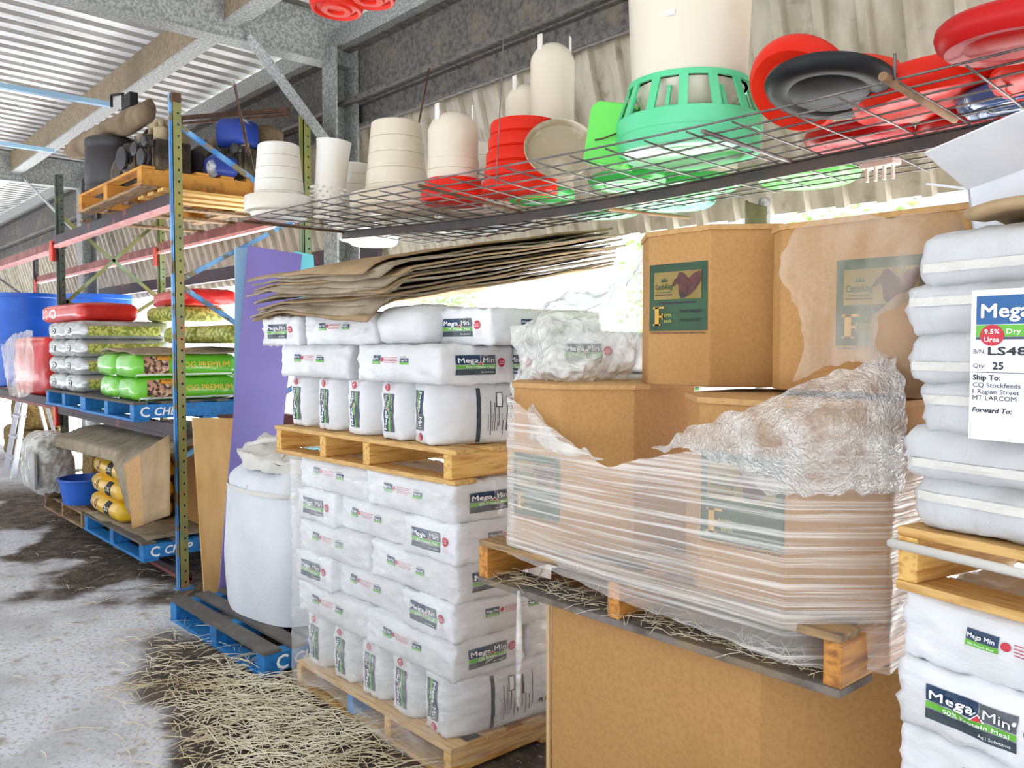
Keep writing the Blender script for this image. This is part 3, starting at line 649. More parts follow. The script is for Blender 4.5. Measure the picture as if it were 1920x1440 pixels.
# stretch film around the lower pair : front left, front, right; torn V at the middle
def wrap_top(a):
    # a along path 0..1 ; heights of torn edge
    pts=((0,1.50),(.27,1.50),(.30,1.47),(.36,1.41),(.42,1.345),(.462,1.31),(.50,1.345),(.56,1.38),(.75,1.45),(.86,1.42),(1,1.40))
    for (x0,z0),(x1,z1) in zip(pts,pts[1:]):
        if a<=x1: return z0+(z1-z0)*(a-x0)/(x1-x0)
    return 1.4
def wrap_bot(a):
    pts=((0,.97),(.30,.97),(.40,.96),(.52,.935),(.60,.925),(.70,.90),(.76,.885),(.9,.88),(1,.92))
    for (x0,z0),(x1,z1) in zip(pts,pts[1:]):
        if a<=x1: return z0+(z1-z0)*(a-x0)/(x1-x0)+.008*nz((a*40,0,0))
    return .92
path=[(-2.12,2.55),(-2.12,2.0),(-2.09,1.81),(-1.64,1.775),(-1.36,1.775),(-1.06,1.775),(-.90,1.96),(-.90,2.6)]
b=shell(path,0,0,150,34,lambda a:(wrap_bot(a),wrap_top(a)+.010*nz((a*55,1,0))),.007,9)
tag(b.build('stretch_film',M['film'],smooth=True),'streaky torn stretch film wound around the two lower octagonal cartons','stretch film')
def patch(rows,nu,nv,amp,seed,fine=1.0):
    """smooth surface through a net of points, with crumples"""
    nr=len(rows);nc=len(rows[0])
    def cr(p0,p1,p2,p3,t): return .5*((2*p1)+(p2-p0)*t+(2*p0-5*p1+4*p2-p3)*t*t+(3*p1-p0-3*p2+p3)*t**3)
    def line(l,t):
        k=len(l)-1; s=min(t*k,k-1e-6); i=int(s); f=s-i; g=lambda j:l[max(0,min(k,j))]
        return cr(g(i-1),g(i),g(i+1),g(i+2),f)
    def fn(a,b):
        p=line([line(r,a) for r in rows],b)
        v=Vector((nz(p*7,1,seed),nz(p*7,1,seed+1),nz(p*7,1,seed+2)))+.55*fine*Vector((nz(p*19,1,seed),nz(p*19,1,seed+1),nz(p*19,1,seed+2)))+.3*fine*Vector((nz(p*43,1,seed),nz(p*43,1,seed+1),nz(p*43,1,seed+2)))
        ed=max(0,max(abs(2*a-1),abs(2*b-1))-.8)*5
        v2=Vector((nz(p*12,1,seed+9),.3*nz(p*12,1,seed+8),nz(p*12,1,seed+7)))+.6*Vector((nz(p*34,1,seed+9),0,nz(p*34,1,seed+7)))
        return p+v*amp+v2*(.018*ed)
    mb=MB(); mb.grid(fn,nu,nv); return mb
A=at
rows=[[A(1222,842,1.80),A(1370,775,1.78),A(1470,735,1.80),A(1580,690,1.87),A(1672,672,1.95)],
      [A(1300,850,1.77),A(1400,815,1.74),A(1500,790,1.74),A(1600,760,1.80),A(1690,735,1.92)],
      [A(1370,880,1.78),A(1450,870,1.75),A(1530,850,1.75),A(1620,840,1.82),A(1695,830,1.95)],
      [A(1440,925,1.81),A(1500,925,1.79),A(1560,930,1.80),A(1630,930,1.88),A(1700,925,2.0)]]
b=patch(rows,90,70,.008,4); tag(b.build('bubble_film',M['shinyfilm'],smooth=True),'shiny crumpled film flap hanging over the right lower carton','plastic film')
rows=[[A(1005,610,2.28),A(1060,555,2.3),A(1120,545,2.35),A(1190,500,2.33),A(1213,455,2.22)],
      [A(958,620,2.12),A(1030,600,2.12),A(1110,590,2.2),A(1170,560,2.24),A(1206,540,2.2)],
      [A(975,670,2.10),A(1030,650,2.05),A(1105,650,2.1),A(1160,640,2.2),A(1200,620,2.2)],
      [A(960,712,2.12),A(1020,700,1.98),A(1090,690,2.02),A(1140,690,2.16),A(1185,690,2.22)],
      [A(965,728,2.15),A(1030,725,2.05),A(1090,724,2.06),A(1140,724,2.2),A(1180,722,2.25)]]
b=patch(rows,90,80,.024,14); tag(b.build('plastic_film',M['film_x'],smooth=True),'crumpled clear plastic bundle between the white bags and the top carton','plastic film')
# twisted skirt of film at the left of the wrapped cartons
rows=[[A(958,715,1.97),A(985,735,1.88),A(1000,760,1.85)],[A(962,760,1.9),A(1000,790,1.82),A(1040,815,1.81)],[A(966,800,1.9),A(1020,830,1.82),A(1090,850,1.81)],[A(990,820,1.88),A(1060,850,1.82),A(1140,870,1.815)]]
b=patch(rows,50,30,.014,24); tag(b.build('plastic_film',M['film_x'],smooth=True),'torn rolled film edge across the left lower carton','plastic film')
# dusty loose film over the top right carton
rows=[[A(1478,440,2.05),A(1540,402,2.03),A(1640,398,2.03),A(1740,400,2.05),A(1845,408,2.1)],
      [A(1470,520,2.03),A(1540,500,2.0),A(1640,490,1.99),A(1730,480,2.0),A(1800,450,2.06)],
      [A(1500,590,2.03),A(1560,590,1.99),A(1640,580,1.97),A(1700,560,2.0),A(1740,520,2.05)],
      [A(1485,720,2.03),A(1560,690,1.97),A(1640,675,1.95),A(1690,660,1.98),A(1720,640,2.05)]]
b=patch(rows,70,60,.016,34,.5); tag(b.build('plastic_film',M['film_soft'],smooth=True),'loose dusty film sheet draped over the top right carton','plastic film')
# kraft paper bulge
bp=MB(); bp.lathe([(0,-.13),(.05,-.12),(.085,-.06),(.09,0),(.07,.07),(.03,.11),(0,.12)],20,A(1690,640,2.04)+Vector((.02,0,.0)))
for p in bp.v: p+=Vector((.02,.02,.02))*nz(p*14,1,2)
tag(bp.build('paper_bundle',mat('brown_paper','a98a6c',.8,col2='8a6a4c',scale=6),smooth=True),'brown paper bulge squeezed beside the white woven sacks','paper')
# ---------------- right stack ----------------
RZ=R(-11); RO=Vector((-.815,1.80,0)); RX=Vector((math.cos(RZ),math.sin(RZ),0)); RY=Vector((-RX.y,RX.x,0))
def rp(x,y,z): return RO+RX*x+RY*y+Vector((0,0,z))
pallet('pallet','floor pallet below the white bag stack at the right edge',rp(.58,.5,0),RZ,1.16,1.0,.14)
pallet('pallet','pine pallet between the woven sacks and the white bags at the right',rp(.58,.5,1.135),RZ,1.16,1.0,.135,(-.555,.05,.555))
zz=.14; hb=(.1995,.1995,.1995,.1995,.1975)
RL=.62; RH=.142
for k in range(7):
    z=.14+k*RH
    lv=['lowest','sixth','fifth','fourth','third','second','topmost'][k]
    if k%2==1:
        put(MEGA[k%4],f'white bag turned end-on at the left of the {lv} layer in the right stack',rp(.185,.315,z),RZ+PI/2,sc=(1,.98,RH/HB*.985))
        put(MEGA[(k+1)%4],f'white bag along the front of the {lv} layer in the right stack',rp(.37+.33,.2,z),RZ,sc=(1,1,RH/HB*.985))
    else:
        put(MEGA[k%4],f'white bag lying lengthwise at the left front of the {lv} layer in the right stack',rp(.315,.2,z),RZ,sc=(1,1,RH/HB*.985))
        put(MEGA[(k+1)%4],f'white bag lying lengthwise at the right front of the {lv} layer in the right stack',rp(.95,.2,z),RZ,sc=(1,1,RH/HB*.985))
WH=.1
for k in range(6):
    z=1.271+k*WH; mbw=bagmesh(.82,.5,WH*1.12,.042,30,18,8,.02,.016,40+k)
    t=thing('woven_sack',f'plump white woven sack {["at the bottom of","second from the bottom in","third from the bottom in","fourth from the bottom in","fifth from the bottom in","on top of"][k]} the stack at the right','sack',rp(.40+(.025,.0,.035,.01,.0,.03)[k],.27,z),RZ,'white woven sacks')
    mbw.build('sack_body',M['woven'],t,smooth=True)
    b=MB(); f=proj_fn(mbw,(-.40,-.25,WH*(.3 if k%2 else .62)),(1,0,0),(0,0,1)); b.grid(lambda a,c: f(.01+a*.78,c*.018,.003),40,2); b.build('hem_tape',M['strap'],t)
b=MB(); b.tube([rp(-.006,.5,1.235),rp(-.006,-.006,1.232),rp(.5,-.006,1.228),rp(1.2,-.006,1.232)],.010,6); tag(b.build('film_band',M['strap'],smooth=True),'twisted white film band pulled around the pallet under the woven sacks','film band')
b=MB(); q=at(974,1110,1.785); b.tube([Vector((q.x,q.y,.875)),Vector((q.x+.005,q.y-.005,.7)),Vector((q.x-.005,q.y,.5))],[.007,.012,.006],6); tag(b.build('film_strand',M['film_x'],smooth=True),'strand of torn film hanging from the left corner of the dusty pallet','film strand')
# consignment sheet fixed to the sacks
t=thing('paper_sheet','white consignment note taped to the front of the woven sacks','paper sheet',rp(.178,-.035,1.475),RZ); t.scale=(.88,1,.76)
PW,PHh=.24,.37
b=MB(); b.bx((0,-.002,0),(PW,0,PHh)); b.build('sheet',M['paper'],t)
l=Lab(LM); X=.008
l.rect(.012,.285,PW-.012,.07,8,1).rect(.012,.255,PW-.012,.028,2,1).rect(.012,.248,PW-.012,.006,3,1)
l.text('Mega Min',.024,.302,.034,4,3,.02,.19).text('Dry Season',.078,.262,.012,4,3,.01,.09)
l.disc(.047,.258,.026,5,2).text('9.5%',.031,.262,.0115,4,3,.01,.032).text('Urea',.031,.242,.0125,4,3,.01,.032)
l.text('B/N:',X,.213,.011,7,2).text('LS481',.04,.21,.02,7,2,.02,.095).text('Qty:',X,.178,.011,7,2).text('25',.05,.175,.018,7,2,.02)
l.rect(X,.166,PW-.02,.0015,1,2)
l.text('Ship To:',X,.148,.013,7,2,.015).text('CQ Stockfeeds',X,.130,.012,7,2).text('1 Raglan Street',X,.114,.012,7,2).text('MT LARCOM',X,.098,.012,7,2).text('Forward To:',X,.068,.012,7,2,.02,None,.2)
l.mesh('print',t,flat_fn((0,-.0025,0),(1,0,0),(0,0,1)),.0006)
# things on top of the sacks
zt=1.271+6*WH+.03
b=MB(); b.grid(lambda a,c: rp(.12+.55*a,.02+.3*c,zt+.01+.012*math.sin(a*5)+.01*nz((a*4,c*4,0))),16,8)
tag(b.build('cardboard_sheet',M['sheet_b'],solid=.018,smooth=True),'bent cardboard scrap lying on top of the woven sacks','cardboard sheet')
t=thing('white_box','open white lined cardboard box with spread flaps on top of the sacks','box',rp(.045,.19,zt-.055),RZ-R(6),rot=(0,R(-9),RZ-R(6)))
b=MB()
W_,D_,Hh=.46,.36,.15; th=.006
b.bx((0,0,0),(W_,th,Hh)); b.bx((0,D_-th,0),(W_,D_,Hh)); b.bx((0,0,0),(th,D_,Hh)); b.bx((W_-th,0,0),(W_,D_,Hh)); b.bx((0,0,0),(W_,D_,th)); b.build('box_walls',M['wcard'],t)
def flap(name,p0,p1,out,m):
    p0=Vector(p0);p1=Vector(p1);out=Vector(out); mbf=MB()
    n=(p1-p0).cross(out).normalized()*.005
    q=[p0,p1,p1+out,p0+out]; mbf.add([p-n*.5 for p in q]+[p+n*.5 for p in q],[(0,1,2,3),(7,6,5,4),(0,4,5,1),(1,5,6,2),(2,6,7,3),(3,7,4,0)]); return mbf.build(name,M[m],t)
flap('flap',(0,0,Hh),(0,D_,Hh),(-.10,-.0,.045),'wcard'); flap('flap',(W_,0,Hh),(W_,D_,Hh),(.12,0,.03),'wcard')
flap('flap',(0,D_,Hh),(W_,D_,Hh),(-.05,.10,.09),'carton_l'); flap('flap',(0,0,Hh),(W_,0,Hh),(0,-.12,.07),'wcard')
b=MB(); b.box(rp(.55,.15,zt+.03),(.30,.2,.03),RZ); tag(b.build('black_tray',M['blackm'],bevel=.004),'flat black tray under the open white box','tray')
# ================= HANGING MESH SHELF =================
SZ=2.30
NL=Vector((-4.22,1.86,SZ));NR=Vector((-.2,2.10,SZ));FL=Vector((-4.38,3.12,SZ));FR=Vector((-.3,3.22,SZ))
def sp(a,b): # a along, b depth
    p=NL.lerp(NR,a).lerp(FL.lerp(FR,a),b); p.z=SZ-.035*math.sin(a*PI)*(1-abs(b-.5))+.012*math.sin(a*7+b*4); return p
t=thing('mesh_shelf','long hanging wire mesh shelf full of poultry feeders and pans','shelf',(-2.2,2.5,SZ))
b=MB()
for j in range(13):
    bb=j/12; b.tube([sp(i/30,bb)+Vector((0,0,.004)) for i in range(31)],.0032,6)
for i in range(28):
    aa=i/27; b.tube([sp(aa,j/6)-Vector((0,0,.004)) for j in range(7)],.0032,6)
b.build('wire_mesh',M['wire'],t,world=True,smooth=True)
b=MB(); pts=[sp(i/20,.50) for i in range(21)]
for p,q in zip(pts,pts[1:]): b.bar(p-Vector((0,0,.03)),q-Vector((0,0,.03)),.006,.042); b.bar(p-Vector((0,0,.012)),q-Vector((0,0,.012)),.042,.005)
b.build('angle_bar',M['angle'],t,world=True)
for aa,m_ in ((.004,'rust'),(.36,'rust'),(.68,'wire')):
    b=MB(); b.tube([sp(aa,0)-Vector((0,0,.012)),sp(aa,.52)-Vector((0,0,.012))],.007,8); b.build('cross_rod',M[m_],t,world=True,smooth=40)
def wirething(p,q,r,m,label,sag=0):
    b=MB(); p=Vector(p);q=Vector(q); b.tube([p.lerp(q,i/10)+Vector((sag*math.sin(PI*i/10),0,0)) for i in range(11)],r,6); tag(b.build('hanging_wire',M[m],smooth=True),label,'wire')
wirething(at(438,150,2.35),sp(.01,.02)+Vector((.08,.05,0)),.0022,'wire','thin grey wire hanging down in front of the left white feeder')
wirething(at(440,160,2.6),at(466,292,2.6),.009,'rust','rusty rod hanging above the left white feeder')
wirething(at(949,-20,2.05),at(930,345,2.05),.002,'wire','thin straight wire hanging in front of the tall white drinker')
wirething(at(807,118,3.37),at(770,310,2.75),.006,'rust','rusty rod hanging between the wall girt and the white feeders')
wirething(at(1678,100,2.0),at(1678,150,2.02),.0035,'wire','twisted wire tie above the wooden dowel')
def up(u,v,z=SZ): p=atz(u,v,z); return p
def lath(name,label,cat,c,prof,m,group=None,n=44,tilt=None,parts=()):
    t=thing(name,label,cat,c,0,group,rot=tilt); b=MB(); b.lathe(prof,n); b.build('body',M[m],t,smooth=35)
    for nm,pf,mm in parts: b=MB(); b.lathe(pf,n); b.build(nm,M[mm],t,smooth=35)
    return t
def ribbed(r0,r1,z0,z1,k):
    o=[]
    for i in range(k):
        a=z0+(z1-z0)*i/k; e=z0+(z1-z0)*(i+1)/k; ra=r0+(r1-r0)*i/k; re=r0+(r1-r0)*(i+1)/k
        o+=[(ra,a),(re+.001,e-.004),(re-.003,e-.001)]
    return o
def feeder(label,c,rb,r0,r1,h,m='feeder',k=5,hb=.07):
    t=thing('poultry_feeder',label,'feeder',c,0,'white poultry feeders')
    b=MB(); b.lathe([(rb*.72,0),(rb*.80,.004),(rb*.84,.025),(rb*.97,.032),(rb,.04),(rb,hb+.03),(rb*.985,hb+.036),(rb*.95,hb+.03),(rb*.93,hb-.01),(r0*1.0,hb-.015)],48); b.build('feed_pan',M[m],t,smooth=35)
    b=MB(); b.lathe([(r0,hb-.015)]+ribbed(r0,r1,hb,h-.004,k)+[(r1-.008,h),(r1-.02,h-.004),(0,h-.006)],48); b.build('feed_tube',M[m],t,smooth=35)
    return t
E3=Vector((0,0,.012))
def on(x,y): return Vector((x,y,SZ+.008))
feeder('white poultry feeder at the far left end of the wire shelf',on(-4.12,2.02),.175,.130,.104,.375)
feeder('white poultry feeder partly hidden behind the spiked tube',on(-4.22,2.52),.15,.115,.095,.36)
feeder('large cream poultry feeder in the group at the left of the wire shelf',on(-3.67,2.44),.235,.165,.125,.47,'feeder_y')
feeder('white poultry feeder just right of the large cream feeder',on(-3.62,2.88),.185,.15,.125,.42)
# spiked tube
t=thing('tube_feeder','white plastic tube with a spiked lower half on the wire shelf','feeder',on(-3.98,2.22)); t.rotation_euler=(R(-3),R(5),0)
b=MB(); b.lathe([(.075,0),(.08,.01),(.082,.17),(.079,.18),(.086,.36),(.09,.40),(.084,.402),(.078,.38),(0,.378)],32); b.build('tube',M['feeder'],t,smooth=35)
b=MB()
for k in range(7):
    for j in range(14):
        a=2*PI*(j+.5*(k%2))/14; d=Vector((math.cos(a),math.sin(a),0)); z=.02+.023*k; b.tube([d*.075+Vector((0,0,z)),d*.105+Vector((0,0,z-.004))],[.008,.003],6)
b.build('spikes',M['feeder'],t,smooth=35)
# drinkers
def drinker(label,c,r,h,rb,base=True,m='feeder_y',tabs=3):
    t=thing('poultry_drinker',label,'drinker',c,0,'domed poultry drinkers')
    z0=.10 if base else 0
    prof=[(r*1.02,z0)]+ribbed(r*1.02,r,z0,z0+.10,2)+[(r,h-.10)]+[(r*math.cos(a*PI/20),h-.10+.10*math.sin(a*PI/20)) for a in range(1,10)]+[(0,h)]
    b=MB(); b.lathe(prof,40); b.build('tank',M[m],t,smooth=35)
    b=MB()
    for j in range(tabs):
        a=2*PI*j/tabs+.6; d=Vector((math.cos(a),math.sin(a),0)); q=Matrix.Rotation(a,3,'Z'); b.box(d*r*.82+Vector((0,0,h-.02)),(.008,.028,.085),q)
    b.build('lugs',M['feeder'],t,bevel=.002)
    if base:
        b=MB(); b.lathe([(rb*.9,0),(rb*.97,.006),(rb,.02),(rb,.05),(rb*1.0,.055),(rb*.93,.06),(rb*.86,.062),(rb*.86,.105),(rb*.83,.107),(r*1.0,.104)],40); b.build('drink_trough',M['red_pl'],t,smooth=35)
    return t
drinker('white domed drinker with a red trough base at the front of the shelf',on(-3.17,2.42),.117,.42,.152)
drinker('tall cream domed drinker at the back behind the red base drinker',on(-3.22,2.93),.115,.66,.15,False)
drinker('tallest white domed drinker standing behind the red ringed stack',on(-2.97,2.86),.105,.78,.13,False)
# red ring stack: each trough is a thing
for k in range(5):
    rr=.165-.004*k; z=.062*k
    lath('drinker_trough','red drinker trough in the ringed stack behind the tilted taupe pan' if k<4 else 'topmost red drinker trough of the ringed stack','trough',on(-2.80,2.50)+Vector((.004*k,.003*k,z)),[(rr*.93,0),(rr*.99,.008),(rr,.03),(rr*.985,.052),(rr*.94,.061),(rr*.6,.0615),(0,.061)],'red_pl','stacked red troughs')
def dish(r,h,th=.006): return [(0,0),(r*.6,.0),(r*.8,.008),(r*.93,h*.55),(r*.985,h*.95),(r,h),(r*.985,h+.004),(r*.95,h),(r*.9,h*.55),(r*.77,.008+th),(0,th)]
lath('feeder_pan','glossy taupe pan tilted against the red ringed stack','pan',on(-2.47,2.42)+Vector((0,0,.105)),dish(.145,.05),'taupe',tilt=(R(62),R(18),R(40)))
lath('cream_cylinder','pale cream cylinder standing behind the taupe pan','cylinder',on(-2.52,2.95),[(.13,0)]+ribbed(.13,.125,.0,.29,2)+[(.115,.30),(0,.302)],'feeder_y')
lath('feeder_dome','cream rounded dome behind the lime green carrier','dome',on(-2.2,2.95),[(.17,0),(.17,.2),(.165,.28),(.14,.33),(.08,.36),(0,.365)],'feeder_y')
# lime carrier
t=thing('lime_carrier','lime green slatted plastic carrier with a wire handle','carrier',on(-2.14,2.36)); t.rotation_euler=(R(6),R(10),R(32))
b=MB(); q=[(-.07,-.1),(.07,-.1),(.085,-.08),(.085,.08),(.07,.1),(-.07,.1),(-.085,.08),(-.085,-.08)]
b2=[(-.085,0),(.06,0),(.085,.03),(.085,.16),(.05,.215),(-.06,.215),(-.085,.19)]
for y0,y1 in ((-.10,-.07),(.07,.10)):
    n=len(b2); b.add([Vector((x,y0,z)) for x,z in b2]+[Vector((x,y1,z)) for x,z in b2],[(i,(i+1)%n,n+(i+1)%n,n+i) for i in range(n)]+[list(range(n))[::-1],[n+i for i in range(n)]])
b.bx((-.085,-.08,0),(.06,.08,.02)); b.build('end_panels',M['lime'],t,bevel=.006)
b=MB()
for i in range(6): x=-.06+.026*i; b.bx((x,-.08,.2),(x+.012,.08,.212)); b.bx((.078,-.08+.03*i,.03),(.085,-.066+.03*i,.17)); b.bx((-.085,-.08+.03*i,.03),(-.078,-.066+.03*i,.17))
b.build('slats',M['lime'],t)
b=MB(); b.tube([(-.05,-.103,.08),(-.02,-.12,.085),(.05,-.12,.12),(.088,-.1,.13)],.003,6); b.build('wire_handle',M['rust'],t,smooth=True)
# big green feeder with white hopper
t=thing('hopper_feeder','big round mint green feeder with a spoked grille and tall cream hopper','feeder',on(-1.86,2.45),R(20))
b=MB(); r=.25; b.lathe([(r*.86,0),(r*.96,.008),(r*.985,.04),(r*.99,.062),(r*.998,.064),(r,.066),(r*1.0,.118),(r*.98,.122),(r*.95,.118),(r*.94,.05),(r*.85,.012),(0,.012)],64); b.build('feed_pan',M['green_pl'],t,smooth=35)
b=MB(); b.lathe([(0,-.004),(r*.72,-.004),(r*.8,.003),(0,.004)],48); b.build('pan_underside',M['green2'],t,smooth=35)
b=MB()
for k in range(14):
    a=2*PI*k/14; d=Vector((math.cos(a),math.sin(a),0)); b.bar(d*r*.985+Vector((0,0,.115)),d*.205+Vector((0,0,.235)),.03,.008,up=d)
b.lathe([(.2,.228),(.212,.228),(.212,.246),(.2,.246),(.2,.228)],48)
for k in range(7):
    a=2*PI*k/7+.2; d=Vector((math.cos(a),math.sin(a),0)); b.bar(d*.24+Vector((0,0,.06)),d*.19+Vector((0,0,.2)),.012,.01,up=d)
b.build('grille',M['green_pl'],t)
b=MB(); b.lathe([(.10,.06),(.165,.17),(.192,.235),(.196,.26),(.205,.42),(.212,.60),(.222,.605),(.222,.63),(.21,.635),(.203,.62),(0,.6)],56); b.build('hopper',M['feeder_y'],t,smooth=35)
b=MB(); d=Vector((-.25,-.97,0)); f=atz; b.box(Vector((0,-.2075,.43)),(.032,.004,.018)); b.build('moulded_mark',M['feeder'],t)
# red and black pans
def towards(c,deg,roll=0):
    # bottom of the pan turned towards the aisle by deg, rolled in view by roll
    d=Vector((CC.x-c.x,CC.y-c.y,0)).normalized(); ax=Vector((-d.y,d.x,0)); q=Matrix.Rotation(R(roll),3,d)@Matrix.Rotation(R(-deg),3,ax); return q.to_euler()
def pan(label,c,r,h,m,tilt=(0,0,0),group=None,name='feeder_pan',ring=0):
    pf=[(0,0),(r*.55,0),(r*.62,.006),(r*.7,-.004+h*.1),(r*.86,.0),(r*.96,h*.25),(r,h*.6),(r*.985,h*.85),(r*.93,h),(r*.80,h*.9),(r*.68,h*.5),(r*.6,h*.35),(0,h*.34)]
    return lath(name,label,'pan',c,pf,m,group,tilt=tilt)
pan('bright red pan tilted up behind the black pan',on(-1.40,2.36)+Vector((0,0,.11)),.155,.07,'red_pl',towards(Vector((-1.40,2.36,0)),40,-26))
pan('black pan leaning against the tilted red pan',on(-1.24,2.27)+Vector((0,0,.045)),.178,.045,'black_pl',towards(Vector((-1.24,2.27,0)),11,-5))
pan('red cup standing up behind the black pan',on(-1.33,2.62)+Vector((0,0,.12)),.10,.12,'orange_pl',(R(20),R(25),0),name='red_cup')
pan('wide red pan right of the black pan beyond the dowel',on(-1.08,2.52)+Vector((0,0,.03)),.21,.085,'red_pl',(R(4),R(-6),0))
pan('red pan lying low beneath the black pan',on(-1.38,2.72),.17,.05,'dkred')
pan('red pan lying flat beside the wide red pan at the back',on(-1.05,2.86),.19,.05,'dkred')
pan('navy blue shiny pan lying right of the dowel end',on(-.83,2.66),.21,.055,'bluepan',(R(3),0,0))
for k in range(4): pan('faded red pan in the nested stack at the right end of the shelf' if k<3 else 'topmost faded red pan of the nested stack at the right end',on(-.64,2.50)+Vector((.012*k,.01*k,.0+.045*k)),.25-.004*k,.06,'red_pl' if k<2 else 'orange_pl',(R(2),R(-2),0),'nested red pans')
pan('lower red pan at the right end of the shelf in front of the nested stack',on(-.72,2.12)+Vector((0,0,.01)),.16,.06,'dkred',(0,0,0))
# green and white pans on the rear half, seen from below
for lb,u,v,r,m_ in (('green pan lying behind the bar below the taupe pan',1012,372,.16,'green2'),('green pan on the rear of the shelf with a stick across it',1128,398,.20,'green2'),('green pan lying under the big mint feeder at the back',1290,352,.22,'green2'),
        ('pale mint pan at the back below the big feeder',1265,383,.19,'green_pl'),('green pan at the back of the shelf right of the big feeder',1515,336,.20,'lime'),('leaf green pan in the middle behind the big feeder',1180,345,.17,'green2')):
    q=atz(u,v,SZ+.02); pan(lb,Vector((q.x,q.y,SZ+.006)),r,.045,m_)
for lb,u,v,r in (('white pan on the rear of the shelf behind the red base drinker',905,432,.21),('cream pan at the back of the shelf left of the green pans',1010,425,.19),('white pan lying at the back left of the shelf',690,448,.19),('second white pan lying at the back left of the shelf',760,462,.16)):
    q=atz(u,v,SZ+.02); pan(lb,Vector((q.x,min(q.y,3.0),SZ+.006)),r,.045,'feeder')
def dowel(a,b_,r,label): 
    b=MB(); b.tube([a,b_],[r,r*.9],10); tag(b.build('wooden_dowel',M['stick'],smooth=40),label,'stick')
dowel(atz(1655,143,SZ-.02),atz(1790,225,SZ-.02),.011,'wooden dowel tied under the front of the mesh shelf')
dowel(atz(1140,392,SZ-.03),atz(1292,408,SZ-.03),.009,'thin wooden stick lying under the rear of the mesh shelf')
# white plastic clip strip hanging
t=thing('plastic_clip','white plastic clip with short legs hanging from the rear of the mesh','clip',atz(1650,308,SZ-.03))
b=MB(); b.box((0,0,0),(.13,.05,.02),R(-10))
for k in range(4): b.box((-.045+.03*k,0,-.03),(.008,.02,.05))
b.build('clip_body',M['feeder'],t,bevel=.003)
# red pans hung from the roof
for lb,u,v,y,r in (('red pan hanging near the roof, lower of the pair',630,22,2.05,.125),('red pan hanging near the roof, upper of the pair',690,2,2.1,.125)):
    q=at(u,v,y); lath('hanging_pan',lb,'pan',q,[(0,.012),(r*.3,.01),(r*.32,.0),(r*.55,.0),(r*.6,.012),(r*.76,.016),(r*.82,0),(r*.93,.004),(r,.03),(r*.98,.065),(r*.9,.075),(0,.075)],'red_pl','hanging red pans',tilt=(R(-4),R(2),0))
    b=MB(); b.tube([q+Vector((0,0,.07)),Vector((q.x,q.y,4.1))],.002,5); tag(b.build('hanging_wire',M['wire']),'wire holding up the '+('lower' if v>10 else 'upper')+' red pan near the roof','wire')
# ================= PALLET RACK =================
def upright(name,t,x,y,z0,z1,m,slots=True,wx=.075,wy=.06):
    b=MB(); b.bx((x-wx/2,y-wy/2,z0),(x-wx/2+.006,y+wy/2,z1)); b.bx((x+wx/2-.006,y-wy/2,z0),(x+wx/2,y+wy/2,z1)); b.bx((x-wx/2,y-wy/2,z0),(x+wx/2,y-wy/2+.006,z1))
    b.bx((x-.014,y-wy/2-.008,z0),(x+.014,y-wy/2,z1))
    if slots:
        for i in range(int((z1-z0)/.075)): b.box((x+wx/2+.0012,y+.008,z0+.05+.075*i),(.002,.012,.014),mi=1)
    o=b.build(name,[M[m],M['hole']],t,world=True)
    if m=='blue_paint':
        b=MB(); b.bx((x+wx/2-.002,y-wy/2+.004,z0),(x+wx/2+.001,y+wy/2,z1)); b.build('side_flange',M['yolive'],t,world=True)
        b=MB(); b.bx((x-wx/2-.001,y-wy/2-.001,z1-.06),(x+wx/2+.0025,y+wy/2,z1+.002)); b.build('rusty_cap',M['rust'],t,world=True)
    b=MB(); b.box((x,y,.006),(.14,.12,.012)); b.build('foot_plate',M[m],t,world=True)
def frame(label,x,y0,y1,zt0,zt1,m0,m1,braces,mbr):
    t=thing('rack_frame',label,'rack frame',(x,(y0+y1)/2,0))
    upright('front_upright',t,x,y0,0,zt0,m0); upright('rear_upright',t,x,y1,0,zt1,m1)
    for a,b_ in braces:
        b=MB(); b.bar((x,y0+.02 if a[0]==0 else y1-.02,a[1]),(x,y0+.02 if b_[0]==0 else y1-.02,b_[1]),.03,.03); b.build('brace',M[mbr],t,world=True)
    return t
XA,XB,XD=-5.82,-9.12,-14.6; Y0,Y1=2.11,3.06
frame('blue and olive rack frame beside the plywood board, nearest of the rack',XA,Y0,Y1,3.33,3.36,'blue_paint','olive',(((0,3.13),(1,2.62)),((1,2.62),(0,2.1)),((0,2.06),(1,1.48)),((1,1.4),(0,.9))),'blue_paint')
frame('dark green rack frame with crossed olive braces behind the feed bags',XB,Y0+.08,Y1+.08,3.3,3.1,'dk_green','olive',(((1,2.95),(0,2.06)),((0,2.9),(1,2.14)),((0,2.1),(1,1.62)),((1,2.16),(0,1.55)),((0,1.3),(1,.7))),'olive')
frame('far rack frame at the end of the second bay',XD,Y0+.1,Y1+.1,3.1,3.1,'galv_dirty','galv_dirty',(((0,3.0),(1,2.3)),((1,2.3),(0,1.6))),'galv_dirty')
def beam(label,x0,x1,y,z,m,mb_,h=.105,clip=True):
    t=thing('rack_beam',label,'rack beam',((x0+x1)/2,y,z))
    b=MB(); b.bx((x0,y-.03,z),(x1,y+.02,z+h)); b.build('beam_box',M[m],t,world=True,bevel=.003)
    b=MB(); b.bx((x0,y-.034,z-.004),(x1,y+.024,z+.022)); b.build('bottom_flange',M[mb_],t,world=True)
    if clip:
        b=MB(); b.bx((x0-.055,y-.055,z-.13),(x0+.025,y-.042,z+.06)); b.bx((x0-.055,y-.055,z-.13),(x0-.048,y+.01,z+.06)); b.build('end_clip',M['redclip'],t,world=True)
    return t
beam('charcoal front beam with pink lower edge carrying the yellow pallet',XB+.04,XA-.04,Y0+.04,2.60,'beam_dk','pink')
